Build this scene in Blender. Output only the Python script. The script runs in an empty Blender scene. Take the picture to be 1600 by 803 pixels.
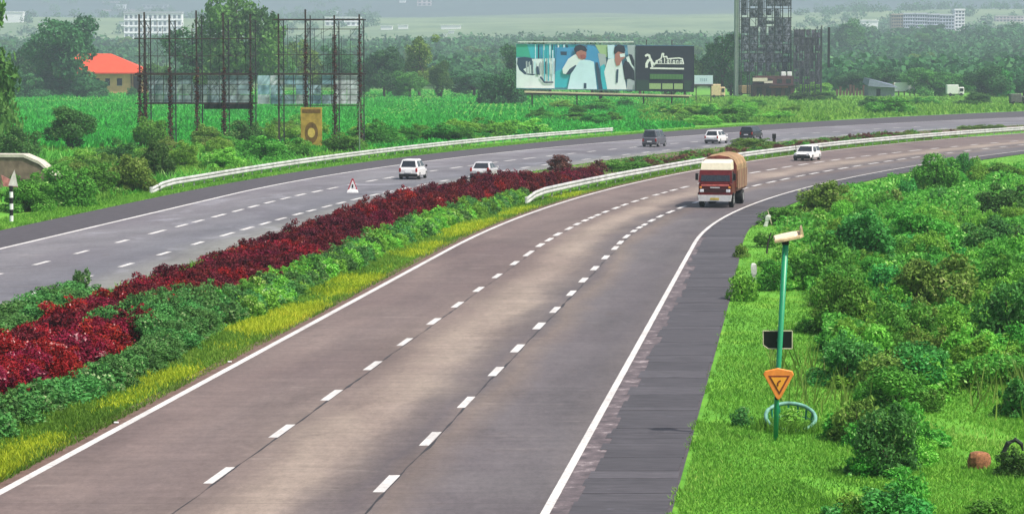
import bpy, math, random
import numpy as np
from mathutils import Vector, Matrix
random.seed(7); rng = np.random.default_rng(7)
S = bpy.context.scene; C = S.collection
# ------------------------------------------------------------------ camera
F = 4200.0; CH = 9.1; TILT = math.atan(304.5/F); HOR = 97.0
cd = bpy.data.cameras.new('camera'); cam = bpy.data.objects.new('camera', cd); C.objects.link(cam)
cam.location = (0, 0, CH); cam.rotation_euler = (math.pi/2-TILT, 0, 0)
cd.sensor_width = 36; cd.lens = F/1600*36; cd.clip_start = .5; cd.clip_end = 30000
S.camera = cam
S.render.resolution_x = 1024; S.render.resolution_y = 513
# ------------------------------------------------------------------ light
SUN_EL, SUN_AZ = math.radians(56), math.radians(118)     # azimuth clockwise from +Y
w = bpy.data.worlds.new('World'); S.world = w; w.use_nodes = True
nt = w.node_tree; bg = nt.nodes['Background']
sky = nt.nodes.new('ShaderNodeTexSky'); sky.sky_type = 'NISHITA'; sky.sun_disc = False
sky.sun_elevation = SUN_EL; sky.sun_rotation = SUN_AZ; sky.dust_density = 4; sky.air_density = 1.0; sky.ozone_density = 1.0
nt.links.new(sky.outputs[0], bg.inputs[0]); bg.inputs[1].default_value = 0.115
sl = bpy.data.lights.new('sun', 'SUN'); sl.energy = 4.2; sl.angle = math.radians(1.0); sl.color = (1, .95, .88)
so = bpy.data.objects.new('sun', sl); C.objects.link(so)
sd = Vector((math.sin(SUN_AZ)*math.cos(SUN_EL), math.cos(SUN_AZ)*math.cos(SUN_EL), math.sin(SUN_EL)))
so.rotation_euler = sd.to_track_quat('Z', 'Y').to_euler()
S.view_settings.view_transform = 'Standard'; S.view_settings.look = 'None'
S.view_settings.exposure = 0.5; S.view_settings.gamma = 1
# ------------------------------------------------------------------ helpers
def P(px, py, z=0.0):
    a = (px-800)/F; b = (401.5-py)/F
    dy = math.cos(TILT)+b*math.sin(TILT); dz = -math.sin(TILT)+b*math.cos(TILT)
    k = (z-CH)/dz
    return a*k, dy*k
def XZ(px, py, Y):            # world x, z of a photo point at distance Y
    a = (px-800)/F; b = (401.5-py)/F
    dy = math.cos(TILT)+b*math.sin(TILT); dz = -math.sin(TILT)+b*math.cos(TILT)
    return a*Y/dy, CH+dz*Y/dy
def tag(o, label=None, cat=None, group=None, kind=None):
    if label: o['label'] = label
    if cat: o['category'] = cat
    if group: o['group'] = group
    if kind: o['kind'] = kind
    return o
def empty(name, loc, rz=0, label=None, cat=None, group=None):
    o = bpy.data.objects.new(name, None); C.objects.link(o); o.location = loc; o.rotation_euler = (0, 0, rz)
    o.empty_display_size = .2
    return tag(o, label, cat, group)
def copy_tree(o, parent=None):
    c = o.copy(); C.objects.link(c); c.parent = parent
    for ch in kids.get(o.name, []):
        copy_tree(ch, c)
    return c
kids = {}
class MB:
    def __init__(s): s.v = []; s.f = []; s.m = []; s.mi = 0
    def face(s, pts):
        n = len(s.v); s.v += [tuple(p) for p in pts]; s.f.append(tuple(range(n, n+len(pts)))); s.m.append(s.mi)
    def hexa(s, p):           # p: 8 points, bottom 4 ccw then top 4
        n = len(s.v); s.v += [tuple(q) for q in p]
        for f in ((3, 2, 1, 0), (4, 5, 6, 7), (0, 1, 5, 4), (1, 2, 6, 5), (2, 3, 7, 6), (3, 0, 4, 7)):
            s.f.append(tuple(n+i for i in f)); s.m.append(s.mi)
        return s
    def box(s, x0, x1, y0, y1, z0, z1, b=0.0):
        if b > 0:
            prof = [(x0+b, y0), (x1-b, y0), (x1, y0+b), (x1, y1-b), (x1-b, y1), (x0+b, y1), (x0, y1-b), (x0, y0+b)]
            cx, cy = (x0+x1)/2, (y0+y1)/2
            def ins(p): return (p[0]-math.copysign(min(b, abs(p[0]-cx)), p[0]-cx)*.8, p[1]-math.copysign(min(b, abs(p[1]-cy)), p[1]-cy)*.8)
            ring = [[(*ins(p), z0) for p in prof], [(*p, z0+b) for p in prof], [(*p, z1-b) for p in prof], [(*ins(p), z1) for p in prof]]
            return s.loft(ring)
        return s.hexa([(x0, y0, z0), (x1, y0, z0), (x1, y1, z0), (x0, y1, z0), (x0, y0, z1), (x1, y0, z1), (x1, y1, z1), (x0, y1, z1)])
    def loft(s, rings, cap=True, closed=True):
        n = len(s.v); k = len(rings[0])
        for r in rings: s.v += [tuple(p) for p in r]
        for i in range(len(rings)-1):
            for j in range(k if closed else k-1):
                a = n+i*k+j; b = n+i*k+(j+1) % k
                s.f.append((a, b, b+k, a+k)); s.m.append(s.mi)
        if cap and closed:
            s.f.append(tuple(n+j for j in reversed(range(k)))); s.m.append(s.mi)
            s.f.append(tuple(n+(len(rings)-1)*k+j for j in range(k))); s.m.append(s.mi)
        return s
    def tube(s, pts, rad, seg=8, cap=True):
        pts = [Vector(p) for p in pts]
        if not hasattr(rad, '__len__'): rad = [rad]*len(pts)
        rings = []
        for i, p in enumerate(pts):
            d = (pts[min(i+1, len(pts)-1)]-pts[max(i-1, 0)]).normalized()
            u = d.orthogonal().normalized() if abs(d.z) < .9 else Vector((1, 0, 0)); u = (u-d*u.dot(d)).normalized()
            if i and u.dot(pu) < 0: u = -u
            pu = u; v = d.cross(u)
            rings.append([p+rad[i]*(u*math.cos(t)+v*math.sin(t)) for t in [2*math.pi*j/seg for j in range(seg)]])
        return s.loft(rings, cap)
    def disc(s, c, r, axis='x', seg=16, t=.05, r2=None):
        c = Vector(c); pr = [(r, -t/2), (r, t/2)]
        rings = []
        for rr, o in ((r*.93, -t/2), (r, -t/2+t*.15), (r, t/2-t*.15), (r*.93, t/2)):
            ring = []
            for j in range(seg):
                a = 2*math.pi*j/seg; q = (o, rr*math.cos(a), rr*math.sin(a))
                ring.append(c+Vector(q if axis == 'x' else (q[1], q[0], q[2])))
            rings.append(ring)
        return s.loft(rings)
    def build(s, name, mats, parent=None, smooth=False, loc=None):
        me = bpy.data.meshes.new(name); me.from_pydata(s.v, [], s.f)
        if not isinstance(mats, (list, tuple)): mats = [mats]
        for m in mats: me.materials.append(m)
        me.polygons.foreach_set('material_index', s.m)
        if smooth: me.polygons.foreach_set('use_smooth', [True]*len(s.f))
        me.update()
        return link(name, me, parent, loc)
def link(name, me, parent=None, loc=None):
    o = bpy.data.objects.new(name, me); C.objects.link(o)
    if parent is not None:
        o.parent = parent; kids.setdefault(parent.name, []).append(o)
    if loc is not None: o.location = loc
    return o
def npmesh(name, V, Fc, mat, uv=None, var=None):
    me = bpy.data.meshes.new(name); V = np.asarray(V, dtype=np.float32); Fc = np.asarray(Fc, dtype=np.int32)
    k = Fc.shape[1]; me.vertices.add(len(V)); me.vertices.foreach_set('co', V.ravel())
    me.loops.add(Fc.size); me.loops.foreach_set('vertex_index', Fc.ravel())
    me.polygons.add(len(Fc)); me.polygons.foreach_set('loop_start', np.arange(0, Fc.size, k, dtype=np.int32))
    me.update(calc_edges=True)
    if uv is not None:
        l = me.uv_layers.new(name='UVMap'); l.data.foreach_set('uv', np.asarray(uv, dtype=np.float32)[Fc.ravel()].ravel())
    if var is not None:
        a = me.attributes.new('var', 'FLOAT', 'POINT'); a.data.foreach_set('value', np.asarray(var, dtype=np.float32))
    if mat: me.materials.append(mat)
    me.update()
    return me
# ------------------------------------------------------------------ materials
class NT:
    def __init__(s, name):
        s.m = bpy.data.materials.new(name); s.m.use_nodes = True; s.t = s.m.node_tree
        s.b = s.t.nodes['Principled BSDF']; s.b.inputs['Roughness'].default_value = .8
        s.b.inputs['Specular IOR Level'].default_value = .3
    def n(s, typ, **k):
        o = s.t.nodes.new('ShaderNode'+typ)
        for a, v in k.items(): setattr(o, a, v)
        return o
    def set(s, sock, v):
        if hasattr(v, 'is_linked') or isinstance(v, bpy.types.NodeSocket): s.t.links.new(v, sock)
        elif isinstance(v, (tuple, list)): sock.default_value = (*v, 1) if len(v) == 3 and len(sock.default_value) == 4 else v
        else: sock.default_value = v
    def noise(s, scale, vec=None, detail=3, rough=.6, dist=0):
        o = s.n('TexNoise'); o.inputs['Scale'].default_value = scale; o.inputs['Detail'].default_value = detail
        o.inputs['Roughness'].default_value = rough; o.inputs['Distortion'].default_value = dist
        if vec is not None: s.t.links.new(vec, o.inputs['Vector'])
        return o.outputs[0]
    def ramp(s, f, pts, interp='LINEAR'):
        o = s.n('ValToRGB'); r = o.color_ramp; r.interpolation = interp
        while len(r.elements) < len(pts): r.elements.new(.5)
        for e, (p, c) in zip(r.elements, pts): e.position = p; e.color = (*c, 1) if hasattr(c, '__len__') else (c, c, c, 1)
        s.t.links.new(f, o.inputs[0]); return o.outputs[0]
    def mix(s, f, a, b, mode='MIX'):
        o = s.n('Mix', data_type='RGBA', blend_type=mode); s.set(o.inputs[0], f); s.set(o.inputs[6], a); s.set(o.inputs[7], b)
        return o.outputs[2]
    def math(s, op, a, b=0.0, c=0.0):
        o = s.n('Math', operation=op); s.set(o.inputs[0], a); s.set(o.inputs[1], b); s.set(o.inputs[2], c); return o.outputs[0]
    def uv(s, sx=1, sy=1, src='UV'):
        o = s.n('TexCoord'); mp = s.n('Mapping'); mp.inputs['Scale'].default_value = (sx, sy, 1)
        s.t.links.new(o.outputs[src], mp.inputs[0]); return mp.outputs[0]
    def pos(s, sx=1, sy=1, sz=1):
        o = s.n('NewGeometry'); mp = s.n('Mapping'); mp.inputs['Scale'].default_value = (sx, sy, sz)
        s.t.links.new(o.outputs['Position'], mp.inputs[0]); return mp.outputs[0]
    def sep(s, v):
        o = s.n('SeparateXYZ'); s.t.links.new(v, o.inputs[0]); return o.outputs
    def col(s, c): s.set(s.b.inputs['Base Color'], c); return s
    def rough(s, r): s.set(s.b.inputs['Roughness'], r); return s
    def bump(s, h, st=.3, d=.05):
        o = s.n('Bump'); o.inputs['Strength'].default_value = st; o.inputs['Distance'].default_value = d
        s.t.links.new(h, o.inputs['Height']); s.t.links.new(o.outputs[0], s.b.inputs['Normal']); return s
_mc = {}
def plain(name, c, r=.6, var=.15, sc=3.0, metal=0, spec=.3):
    if name in _mc: return _mc[name]
    m = NT(name); v = m.uv(src='Object'); n = m.noise(sc, v, 4, .65)
    a = tuple(x*(1-var*1.6) for x in c); b = tuple(min(1, x*(1+var)) for x in c)
    m.col(m.ramp(n, [(.3, a), (.7, b)])); m.rough(r); m.b.inputs['Metallic'].default_value = metal
    m.b.inputs['Specular IOR Level'].default_value = spec
    _mc[name] = m.m; return m.m
def foliage(name, dark, light, tip=None, trans=.3):
    m = NT(name)
    a = m.n('Attribute'); a.attribute_name = 'var'
    oi = m.n('ObjectInfo')
    c = m.ramp(a.outputs['Fac'], [(0, dark), (.55, light), (.93, light), (1, tip or light)])
    h = m.n('HueSaturation'); m.set(h.inputs['Color'], c)
    m.set(h.inputs['Hue'], m.math('MULTIPLY_ADD', oi.outputs['Random'], .035, .4825))
    m.set(h.inputs['Value'], m.math('MULTIPLY_ADD', oi.outputs['Random'], .5, .75))
    c = h.outputs[0]
    m.col(c); m.rough(.7); m.b.inputs['Specular IOR Level'].default_value = .15
    tr = m.n('BsdfTranslucent'); m.set(tr.inputs[0], c)
    mx = m.n('MixShader'); mx.inputs[0].default_value = trans
    out = m.t.nodes['Material Output']
    m.t.links.new(m.b.outputs[0], mx.inputs[1]); m.t.links.new(tr.outputs[0], mx.inputs[2]); m.t.links.new(mx.outputs[0], out.inputs[0])
    return m.m
FM = dict(
 green=foliage('leaf_green', (.03, .12, .015), (.12, .37, .045), (.34, .56, .16)),
 bright=foliage('leaf_bright', (.07, .22, .02), (.22, .50, .06), (.46, .64, .20)),
 teal=foliage('leaf_bluish', (.022, .11, .02), (.085, .35, .065), (.26, .54, .20)),
 dark=foliage('leaf_dark', (.018, .065, .018), (.075, .20, .04), (.26, .40, .13)),
 olive=foliage('leaf_olive', (.05, .10, .015), (.18, .30, .05), (.38, .44, .15)),
 hedge=foliage('leaf_hedge', (.03, .09, .025), (.10, .28, .065), (.36, .48, .22)),
 maroon=foliage('leaf_maroon', (.03, .003, .008), (.14, .012, .022), (.34, .10, .10), .2),
 red=foliage('leaf_red', (.06, .003, .009), (.27, .010, .026), (.62, .30, .30), .2),
 brown=foliage('leaf_dry', (.05, .018, .015), (.14, .05, .035), (.22, .12, .08), .1),
 tree=foliage('leaf_tree', (.016, .075, .028), (.055, .19, .055), (.12, .29, .09)),
 treelight=foliage('leaf_tree_light', (.035, .12, .02), (.11, .29, .055), (.20, .38, .11)),
 crop=foliage('leaf_crop', (.02, .13, .018), (.065, .31, .035), (.16, .44, .08)),
 grass=foliage('blade_green', (.065, .17, .018), (.165, .335, .04), (.30, .43, .08), .35),
 yellow=foliage('blade_yellow', (.20, .30, .012), (.44, .50, .03), (.66, .60, .05), .35),
 meadow=foliage('blade_meadow', (.07, .19, .02), (.19, .38, .05), (.32, .46, .10), .3),
)
BARK = plain('bark', (.10, .07, .05), .9, .4, 6)
WHITE = plain('white_paint', (.78, .78, .76), .45, .06); BLACK = plain('black_rubber', (.012, .012, .013), .7, .2)
GLASS = plain('dark_glass', (.02, .022, .026), .08, .1, spec=.8)
CONC = plain('concrete', (.34, .32, .29), .9, .2, 4)

def road_mat(name, stops, streak=.17, cracks=False, patch=None):
    m = NT(name); uv = m.uv(); s = m.sep(uv)
    w_ = m.noise(.5, m.uv(1.6, .13), 5, .65)
    u = m.math('ADD', m.math('DIVIDE', s[0], 3.0), m.math('MULTIPLY_ADD', w_, .24, -.12))
    base = m.ramp(u, stops)
    n1 = m.noise(1.0, m.uv(.9, 1.7), 6, .72, .5)          # fine transverse texture of the ridged concrete
    base = m.mix(1, base, m.ramp(n1, [(.3, 1-streak), (.7, 1+streak*.55)]), 'MULTIPLY')
    n2 = m.noise(1.0, m.uv(1.6, .09), 5, .7)          # wheel wear along the lane
    base = m.mix(1, base, m.ramp(n2, [(.3, .76), (.5, .98), (.75, 1.18)]), 'MULTIPLY')
    n3 = m.noise(14, m.pos(1, 1, 1), 3, .7)
    base = m.mix(1, base, m.ramp(n3, [(.3, .86), (.7, 1.08)]), 'MULTIPLY')
    n6 = m.noise(.09, m.pos(1.4, .5, 1), 4, .6, .8); base = m.mix(1, base, m.ramp(n6, [(.35, (.84, .80, .82)), (.65, (1.1, 1.1, 1.08))]), 'MULTIPLY')
    # sawn transverse joints
    v = m.math('FRACT', m.math('ADD', m.math('DIVIDE', s[1], 4.6), m.math('MULTIPLY', m.noise(.6, m.uv(.8, .02), 1), .05)))
    j = m.math('LESS_THAN', v, .013)
    base = m.mix(m.math('MULTIPLY', j, .30), base, (.05, .045, .045))
    if patch: # pale dusty stains
        n4 = m.noise(1.0, m.uv(1.1, .14), 4, .6, .6)
        base = m.mix(m.ramp(n4, [(.56, 0.0), (.68, patch)]), base, (.38, .38, .44))
    # dark oily drips
    n5 = m.noise(1.0, m.uv(2.6, .5), 4, .7)
    base = m.mix(m.ramp(n5, [(.60, 0.0), (.70, .38)]), base, (.10, .078, .07))
    n7 = m.noise(1.0, m.uv(.9, 1.1), 5, .75, .4); base = m.mix(m.ramp(n7, [(.62, 0.0), (.70, .30)]), base, (.42, .36, .33))
    n8 = m.noise(5, m.pos(1, .45, 1), 4, .8); base = m.mix(1, base, m.ramp(n8, [(.3, (.68, .67, .64)), (.7, (.96, .94, .90))]), 'MULTIPLY')
    m.col(base); m.rough(.72); m.bump(n1, .25, .02); return m.m
M_RC = road_mat('road_right', [(0, (.185, .142, .135)), (.10, (.215, .165, .155)), (.20, (.19, .148, .142)), (.30, (.205, .16, .15)), (.38, (.24, .19, .17)), (.45, (.33, .27, .23)), (.52, (.34, .28, .24)), (.585, (.20, .168, .158)), (.65, (.145, .125, .13)), (.71, (.21, .172, .155)), (.80, (.158, .142, .152)), (.93, (.14, .128, .138)), (1, (.155, .138, .14))])
M_LC = road_mat('road_left', [(0, (.215, .205, .23)), (.35, (.195, .19, .215)), (.6, (.17, .172, .20)), (.8, (.23, .235, .235)), (1, (.28, .285, .265))], .15, patch=.45)
def shoulder_mat():
    m = NT('shoulder_slab'); oi = m.n('ObjectInfo'); n = m.noise(1.2, m.pos(1, 3.5, 1), 5, .7)
    c = m.ramp(n, [(.3, (.045, .042, .046)), (.7, (.085, .078, .086))])
    c = m.mix(1, c, m.ramp(oi.outputs['Random'], [(0, .88), (.9, 1.1), (1, 1.3)]), 'MULTIPLY')
    n2 = m.noise(1, m.pos(.7, 2.2, 1), 4, .6); c = m.mix(m.ramp(n2, [(.66, 0.0), (.74, .55)]), c, (.30, .30, .36))  # pale patches: puddle reflections painted into the slab colour
    m.col(c); m.rough(.75); m.bump(n, .3, .02); return m.m
M_SH = shoulder_mat()
m = NT('asphalt_dark'); n = m.noise(1.5, m.pos(1, 2, 1), 5, .7); n2 = m.noise(30, m.pos(), 2)
m.col(m.mix(1, m.ramp(n, [(.3, (.052, .046, .052)), (.7, (.085, .076, .084))]), m.ramp(n2, [(.3, .85), (.7, 1.15)]), 'MULTIPLY')); m.rough(.85); M_ASPH = m.m
def paint_mat():
    m = NT('road_paint'); n = m.noise(9, m.pos(1, .8, 1), 4, .75); n2 = m.noise(.9, m.pos(1, .5, 1), 3)
    f = m.ramp(n, [(.50, 0.0), (.66, .75)])
    m.col(m.mix(f, m.ramp(n2, [(.3, (.48, .46, .44)), (.7, (.68, .66, .63))]), (.28, .25, .24))); m.rough(.7); return m.m
M_PAINT = paint_mat()
m = NT('soil'); n = m.noise(2.5, m.pos(), 5, .7); m.col(m.ramp(n, [(.3, (.085, .05, .04)), (.7, (.19, .12, .095))])); m.bump(n, .6, .1); M_SOIL = m.m
# ------------------------------------------------------------------ road layout (ground coordinates from survey points of the lines)
def fitline(pts):
    g = np.array([P(*p) for p in pts]); x = g[:, 0]; y = g[:, 1]; wt = 1/y
    best = None
    for y0 in range(110, 200, 5):
        t = np.maximum(0, y-y0)/100
        A = np.stack([np.ones_like(y), t**2, t**3], 1); b = x-.105*y
        c, *_ = np.linalg.lstsq(A*wt[:, None], b*wt, rcond=None); e = (((A@c-b)*wt)**2).sum()
        if best is None or e < best[0]: best = (e, y0, c)
    _, y0, c = best; ymax = y.max()
    def f(Y):
        Y = np.asarray(Y, float); yc = np.minimum(Y, ymax); t = np.maximum(0, yc-y0)/100
        s = .105+2*c[1]*max(0, ymax-y0)/1e4+3*c[2]*max(0, ymax-y0)**2/1e6
        d = np.maximum(0, Y-ymax)
        return c[0]+.105*yc+c[1]*t**2+c[2]*t**3+s*d+.0011*d*d
    return f
T = dict(
RL=[(0,770),(189,663),(365,568),(500,500),(600,449.5),(675,406),(750,365),(800,343),(900,310),(1000,284),(1095,266),(1162,254),(1200,249),(1287,237),(1400,224),(1500,215),(1600,209)],
D1=[(342,742),(438,673),(517,617),(580,571),(632,534),(679,502),(717,476),(750,452),(780,431),(806,411),(828,396),(848,383),(860,374.5),(873,366),(886,357),(899,350),(909,344.5),(922,340),(933,336),(946,331),(960,325),(975,320),(991,314.5),(1008,310),(1026,304.5),(1042,301),(1056,297),(1074,292.5),(1182,269.5),(1205,265),(1229,261),(1252,257),(1276,253.5),(1304,250),(1328,247),(1354,244),(1379,241),(1404,238.5)],
D2=[(605,755),(673,685),(727,628),(772,580),(809,544),(842,509),(868,484),(893,458),(912,437.5),(931,419),(946,402),(960,387.5),(969.5,379),(979,369.5),(987.5,361),(997,355.5),(1005.5,351),(1019,344.5),(1035,338),(1049,331),(1070,324),(1166,295),(1186,289.5),(1205,284.5),(1227,280),(1247.5,275),(1269.5,271),(1292.5,267),(1315,263),(1337.5,259.5),(1362,255.5),(1387,252),(1410.5,249),(1435,246)],
RR=[(858,796),(920.5,696),(963,601),(1003,521),(1017.5,495),(1040,456),(1066,406),(1082.5,377.5),(1105,352.5),(1137.5,335),(1197.5,312.5),(1287.5,289),(1350,271),(1435,259),(1550,242)],
SH=[(1066,776),(1108,601),(1121,521),(1135,475),(1141,412),(1150,390),(1162.5,372),(1175,350),(1220,325),(1300,298)],
LL=[(0,390),(75,372.5),(150,354),(225,336),(300,316),(375,299.5),(475,280),(550,269),(625,257.5),(662,253),(725,245),(800,237),(900,227)],
E1=[(66,411),(134.5,394),(193,377),(245,362.5),(279,352.5),(310.5,345.5),(340,337),(371,329),(395,322.5),(419,316),(441,310),(469,304.5),(496,299),(524,294),(579.5,282.5),(608,278),(679.5,267),(709.5,262),(797.5,251)],
E2=[(197,414),(256,396),(310,380),(355.5,366),(384.5,357),(413,349),(441,342),(467,334.5),(487.5,329),(511,322.5),(532.5,317),(556,311),(583,304.5),(607,300),(633,294.5)],
LF=[(0,366),(150,325),(300,292),(500,262),(600,249),(800,231),(1042,203),(1200,195),(1350,186)])
L = {k: fitline(v) for k, v in T.items()}
L['LI'] = lambda Y: np.maximum(L['E2'](Y), L['E1'](Y)+3.4)+2.7
L['SHo'] = lambda Y: np.where(np.asarray(Y) < 150, np.maximum(L['SH'](Y), L['RR'](Y)+2.3), L['RR'](Y)+2.45)
YMAX = 560
def strip(name, edges, Y0, Y1, dY, z, mat, nu=1, parent=None, kind='structure', zf=None):
    """edges: list of functions x(Y); u runs 0..len-1 over them"""
    ys = np.arange(Y0, Y1+dY, dY); xs = []; us = []
    for i in range(len(edges)-1):
        a = edges[i](ys); b = edges[i+1](ys)
        for k in range(nu): xs.append(a+(b-a)*k/nu); us.append(i+k/nu)
    xs.append(edges[-1](ys)); us.append(len(edges)-1)
    X = np.stack(xs, 1); n, k = X.shape
    V = np.stack([X, np.repeat(ys[:, None], k, 1), np.full_like(X, z)], 2).reshape(-1, 3)
    if zf is not None: V[:, 2] = np.tile(np.array(zf(np.array(us))), n)
    UV = np.stack([np.tile(np.array(us), (n, 1)), np.repeat(ys[:, None], k, 1)], 2).reshape(-1, 2)
    i, j = np.meshgrid(np.arange(n-1), np.arange(k-1), indexing='ij'); a = (i*k+j).ravel()
    me = npmesh(name, V, np.stack([a, a+1, a+k+1, a+k], 1), mat, uv=UV)
    o = link(name, me, parent)
    if kind: o['kind'] = kind
    return o
off = lambda f, d: (lambda Y: f(Y)+d)
def slope(f, Y): return float((f(Y+.5)-f(Y-.5)))
# ------------------------------------------------------------------ terrain
def sstep(a, b, t): t = np.clip((t-a)/(b-a), 0, 1); return t*t*(3-2*t)
_ph = rng.uniform(0, 6.28, (12, 2)); _fr = rng.uniform(.6, 1.6, (12, 2))
def und(x, y, s):
    r = 0
    for i in range(6): r = r+np.sin(x/s*_fr[i, 0]*(1+i*.6)+_ph[i, 0])*np.cos(y/s*_fr[i, 1]*(1+i*.6)+_ph[i, 1])/(1+i*.7)
    return r
def TZ(x, y):
    x = np.asarray(x, float); y = np.asarray(y, float)
    a1 = 17+9*sstep(-200, 500, x); a2 = 66+10*np.sin(x/700+.6); a3 = 360
    z = a1*sstep(930, 1950, y)+(a2-a1)*sstep(2300, 3500, y)+(a3-a2)*sstep(4300, 7000, y)
    z = z+und(x, y, 260)*2.2*sstep(950, 1500, y)+und(x+99, y, 500)*7*sstep(2300, 3500, y)+und(x, y+55, 900)*26*sstep(4500, 6500, y)
    return z
def hit(px, py, y0=900, y1=6500):
    Y = np.arange(y0, y1, 10.0); x, z = XZ(px, py, Y); t = TZ(x, Y) >= z
    i = int(np.argmax(t)) if t.any() else len(Y)-1
    return float(x[i]), float(Y[i]), float(z[i])
ys = np.concatenate([np.arange(-150, 700, 25), np.arange(700, 2600, 30), np.arange(2600, 7701, 75)])
xs = np.concatenate([np.arange(-3200, -900, 100), np.arange(-900, 900, 30), np.arange(900, 3201, 100)])
X, Y = np.meshgrid(xs, ys); Z = TZ(X, Y)-.06
k = len(xs); i, j = np.meshgrid(np.arange(len(ys)-1), np.arange(k-1), indexing='ij'); a = (i*k+j).ravel()
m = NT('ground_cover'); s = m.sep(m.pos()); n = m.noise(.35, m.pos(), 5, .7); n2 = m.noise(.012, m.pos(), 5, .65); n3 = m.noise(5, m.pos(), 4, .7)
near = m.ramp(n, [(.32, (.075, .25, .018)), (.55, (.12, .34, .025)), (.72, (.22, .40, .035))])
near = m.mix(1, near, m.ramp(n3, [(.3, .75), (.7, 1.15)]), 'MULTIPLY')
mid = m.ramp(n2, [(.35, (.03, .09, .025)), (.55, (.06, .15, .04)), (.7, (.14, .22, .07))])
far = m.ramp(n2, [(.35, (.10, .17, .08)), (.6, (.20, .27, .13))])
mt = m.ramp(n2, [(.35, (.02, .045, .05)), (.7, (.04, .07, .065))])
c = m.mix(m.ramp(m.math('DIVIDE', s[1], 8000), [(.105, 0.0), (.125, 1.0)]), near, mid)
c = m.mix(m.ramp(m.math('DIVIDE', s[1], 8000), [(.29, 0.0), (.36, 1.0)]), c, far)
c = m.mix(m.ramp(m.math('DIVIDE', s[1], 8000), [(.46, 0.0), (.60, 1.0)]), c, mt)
m.col(c); m.rough(.95)
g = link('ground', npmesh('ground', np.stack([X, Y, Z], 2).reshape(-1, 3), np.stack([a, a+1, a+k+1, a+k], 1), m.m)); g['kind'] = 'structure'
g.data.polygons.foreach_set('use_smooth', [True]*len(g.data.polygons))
# ------------------------------------------------------------------ roads
rc = strip('right_carriageway', [L['RL'], L['D1'], L['D2'], L['RR']], -20, YMAX, 3, 0.0, M_RC, 4)
strip('edge_soil', [off(L['RL'], -.75), off(L['RL'], .05)], -20, 330, 2.5, -.012, M_SOIL, 2)
lc = strip('left_carriageway', [L['LL'], L['E1'], L['E2'], L['LI']], -20, YMAX, 3, 0.0, M_LC, 3)
strip('left_shoulder', [L['LF'], off(L['LL'], .05)], -20, YMAX, 3, -.004, M_ASPH, 2)
shb = strip('right_shoulder', [L['RR'], L['SHo']], -20, YMAX, 3, -.016, M_ASPH, 1)
Yc = 50.0; ci = 0
while Yc < 255:
    ln = random.choice([.6, .8, 1.0, 1.2, 1.5, 1.9])*(1+(Yc-50)/160)
    a0, a1 = Yc+.008, Yc+ln-.012
    inn = (.56 if Yc < 120 else .30)+random.uniform(-.13, .10)
    e = random.uniform(-.09, .03); z0 = random.uniform(-.004, .006); h = .012
    p = [(float(L['RR'](a0))+inn, a0, -.03), (float(L['SHo'](a0))-.02+e, a0, -.03), (float(L['SHo'](a1))-.02+e, a1, -.03), (float(L['RR'](a1))+inn, a1, -.03)]
    zz = [z0+random.uniform(-.003, .003) for _ in range(4)]
    p += [(q[0], q[1], t) for q, t in zip(p, zz)]
    MB().hexa(p).build('slab', M_SH, shb); Yc += ln
# pale dusty band between edge line and the shoulder slabs
m = NT('dusty_concrete'); n = m.noise(1.0, m.uv(1.2, 1.6), 5, .75); m.col(m.ramp(n, [(.35, (.065, .055, .06)), (.56, (.13, .105, .11)), (.74, (.42, .36, .36))])); m.rough(.85)
strip('shoulder_apron', [off(L['RR'], .04), off(L['RR'], .70)], -20, 140, 1.5, -.008, m.m, 2)
def edge_line(f, w_, o, par, y0=-20, y1=YMAX, z=.004): # width grows a touch with obliquity
    strip('edge_line', [off(f, -w_/2+o), off(f, w_/2+o)], y0, y1, 2, z, M_PAINT, 1, par, None)
edge_line(L['RL'], .22, 0, rc); edge_line(L['RR'], .19, 0, rc, z=.005)
edge_line(L['LL'], .26, 0, lc)
def dash(f, yc, ln, par, w_=.22):
    y = np.array([yc-ln/2, yc, yc+ln/2]); x = f(y); j = random.uniform(-.02, .02)
    w_ *= random.uniform(.9, 1.1)
    b = MB()
    for i in (0, 1): b.face([(x[i]-w_/2+j, y[i], .004), (x[i]+w_/2+j, y[i], .004), (x[i+1]+w_/2+j, y[i+1], .004), (x[i+1]-w_/2+j, y[i+1], .004)])
    b.build('lane_dash', M_PAINT, par)
def dashes(key, par, ref=None):
    yy = sorted(P(*p)[1] for p in T[key]); out = []
    for q, r in zip(yy, yy[1:]):
        out.append(q)
        if r-q > 9:                                # dashes hidden by a vehicle or missed
            nn = round((r-q)/6.0); out += [q+(r-q)*i/nn for i in range(1, nn)]
    out.append(yy[-1])
    lo = yy[0]-7.1
    while lo > 0: out.append(lo); lo -= 7.1
    hi = yy[-1]+6
    while hi < 380: out.append(hi); hi += 6.5
    out.sort()
    for i, q in enumerate(out):
        sp = min(out[i+1]-q if i+1 < len(out) else 9, q-out[i-1] if i else 9)
        dash(L[key], q, 2.35 if sp > 6 else max(1.9, sp*.62), par, .2+.0005*q)
dashes('D1', rc); dashes('D2', rc); dashes('E1', lc); dashes('E2', lc)
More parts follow.
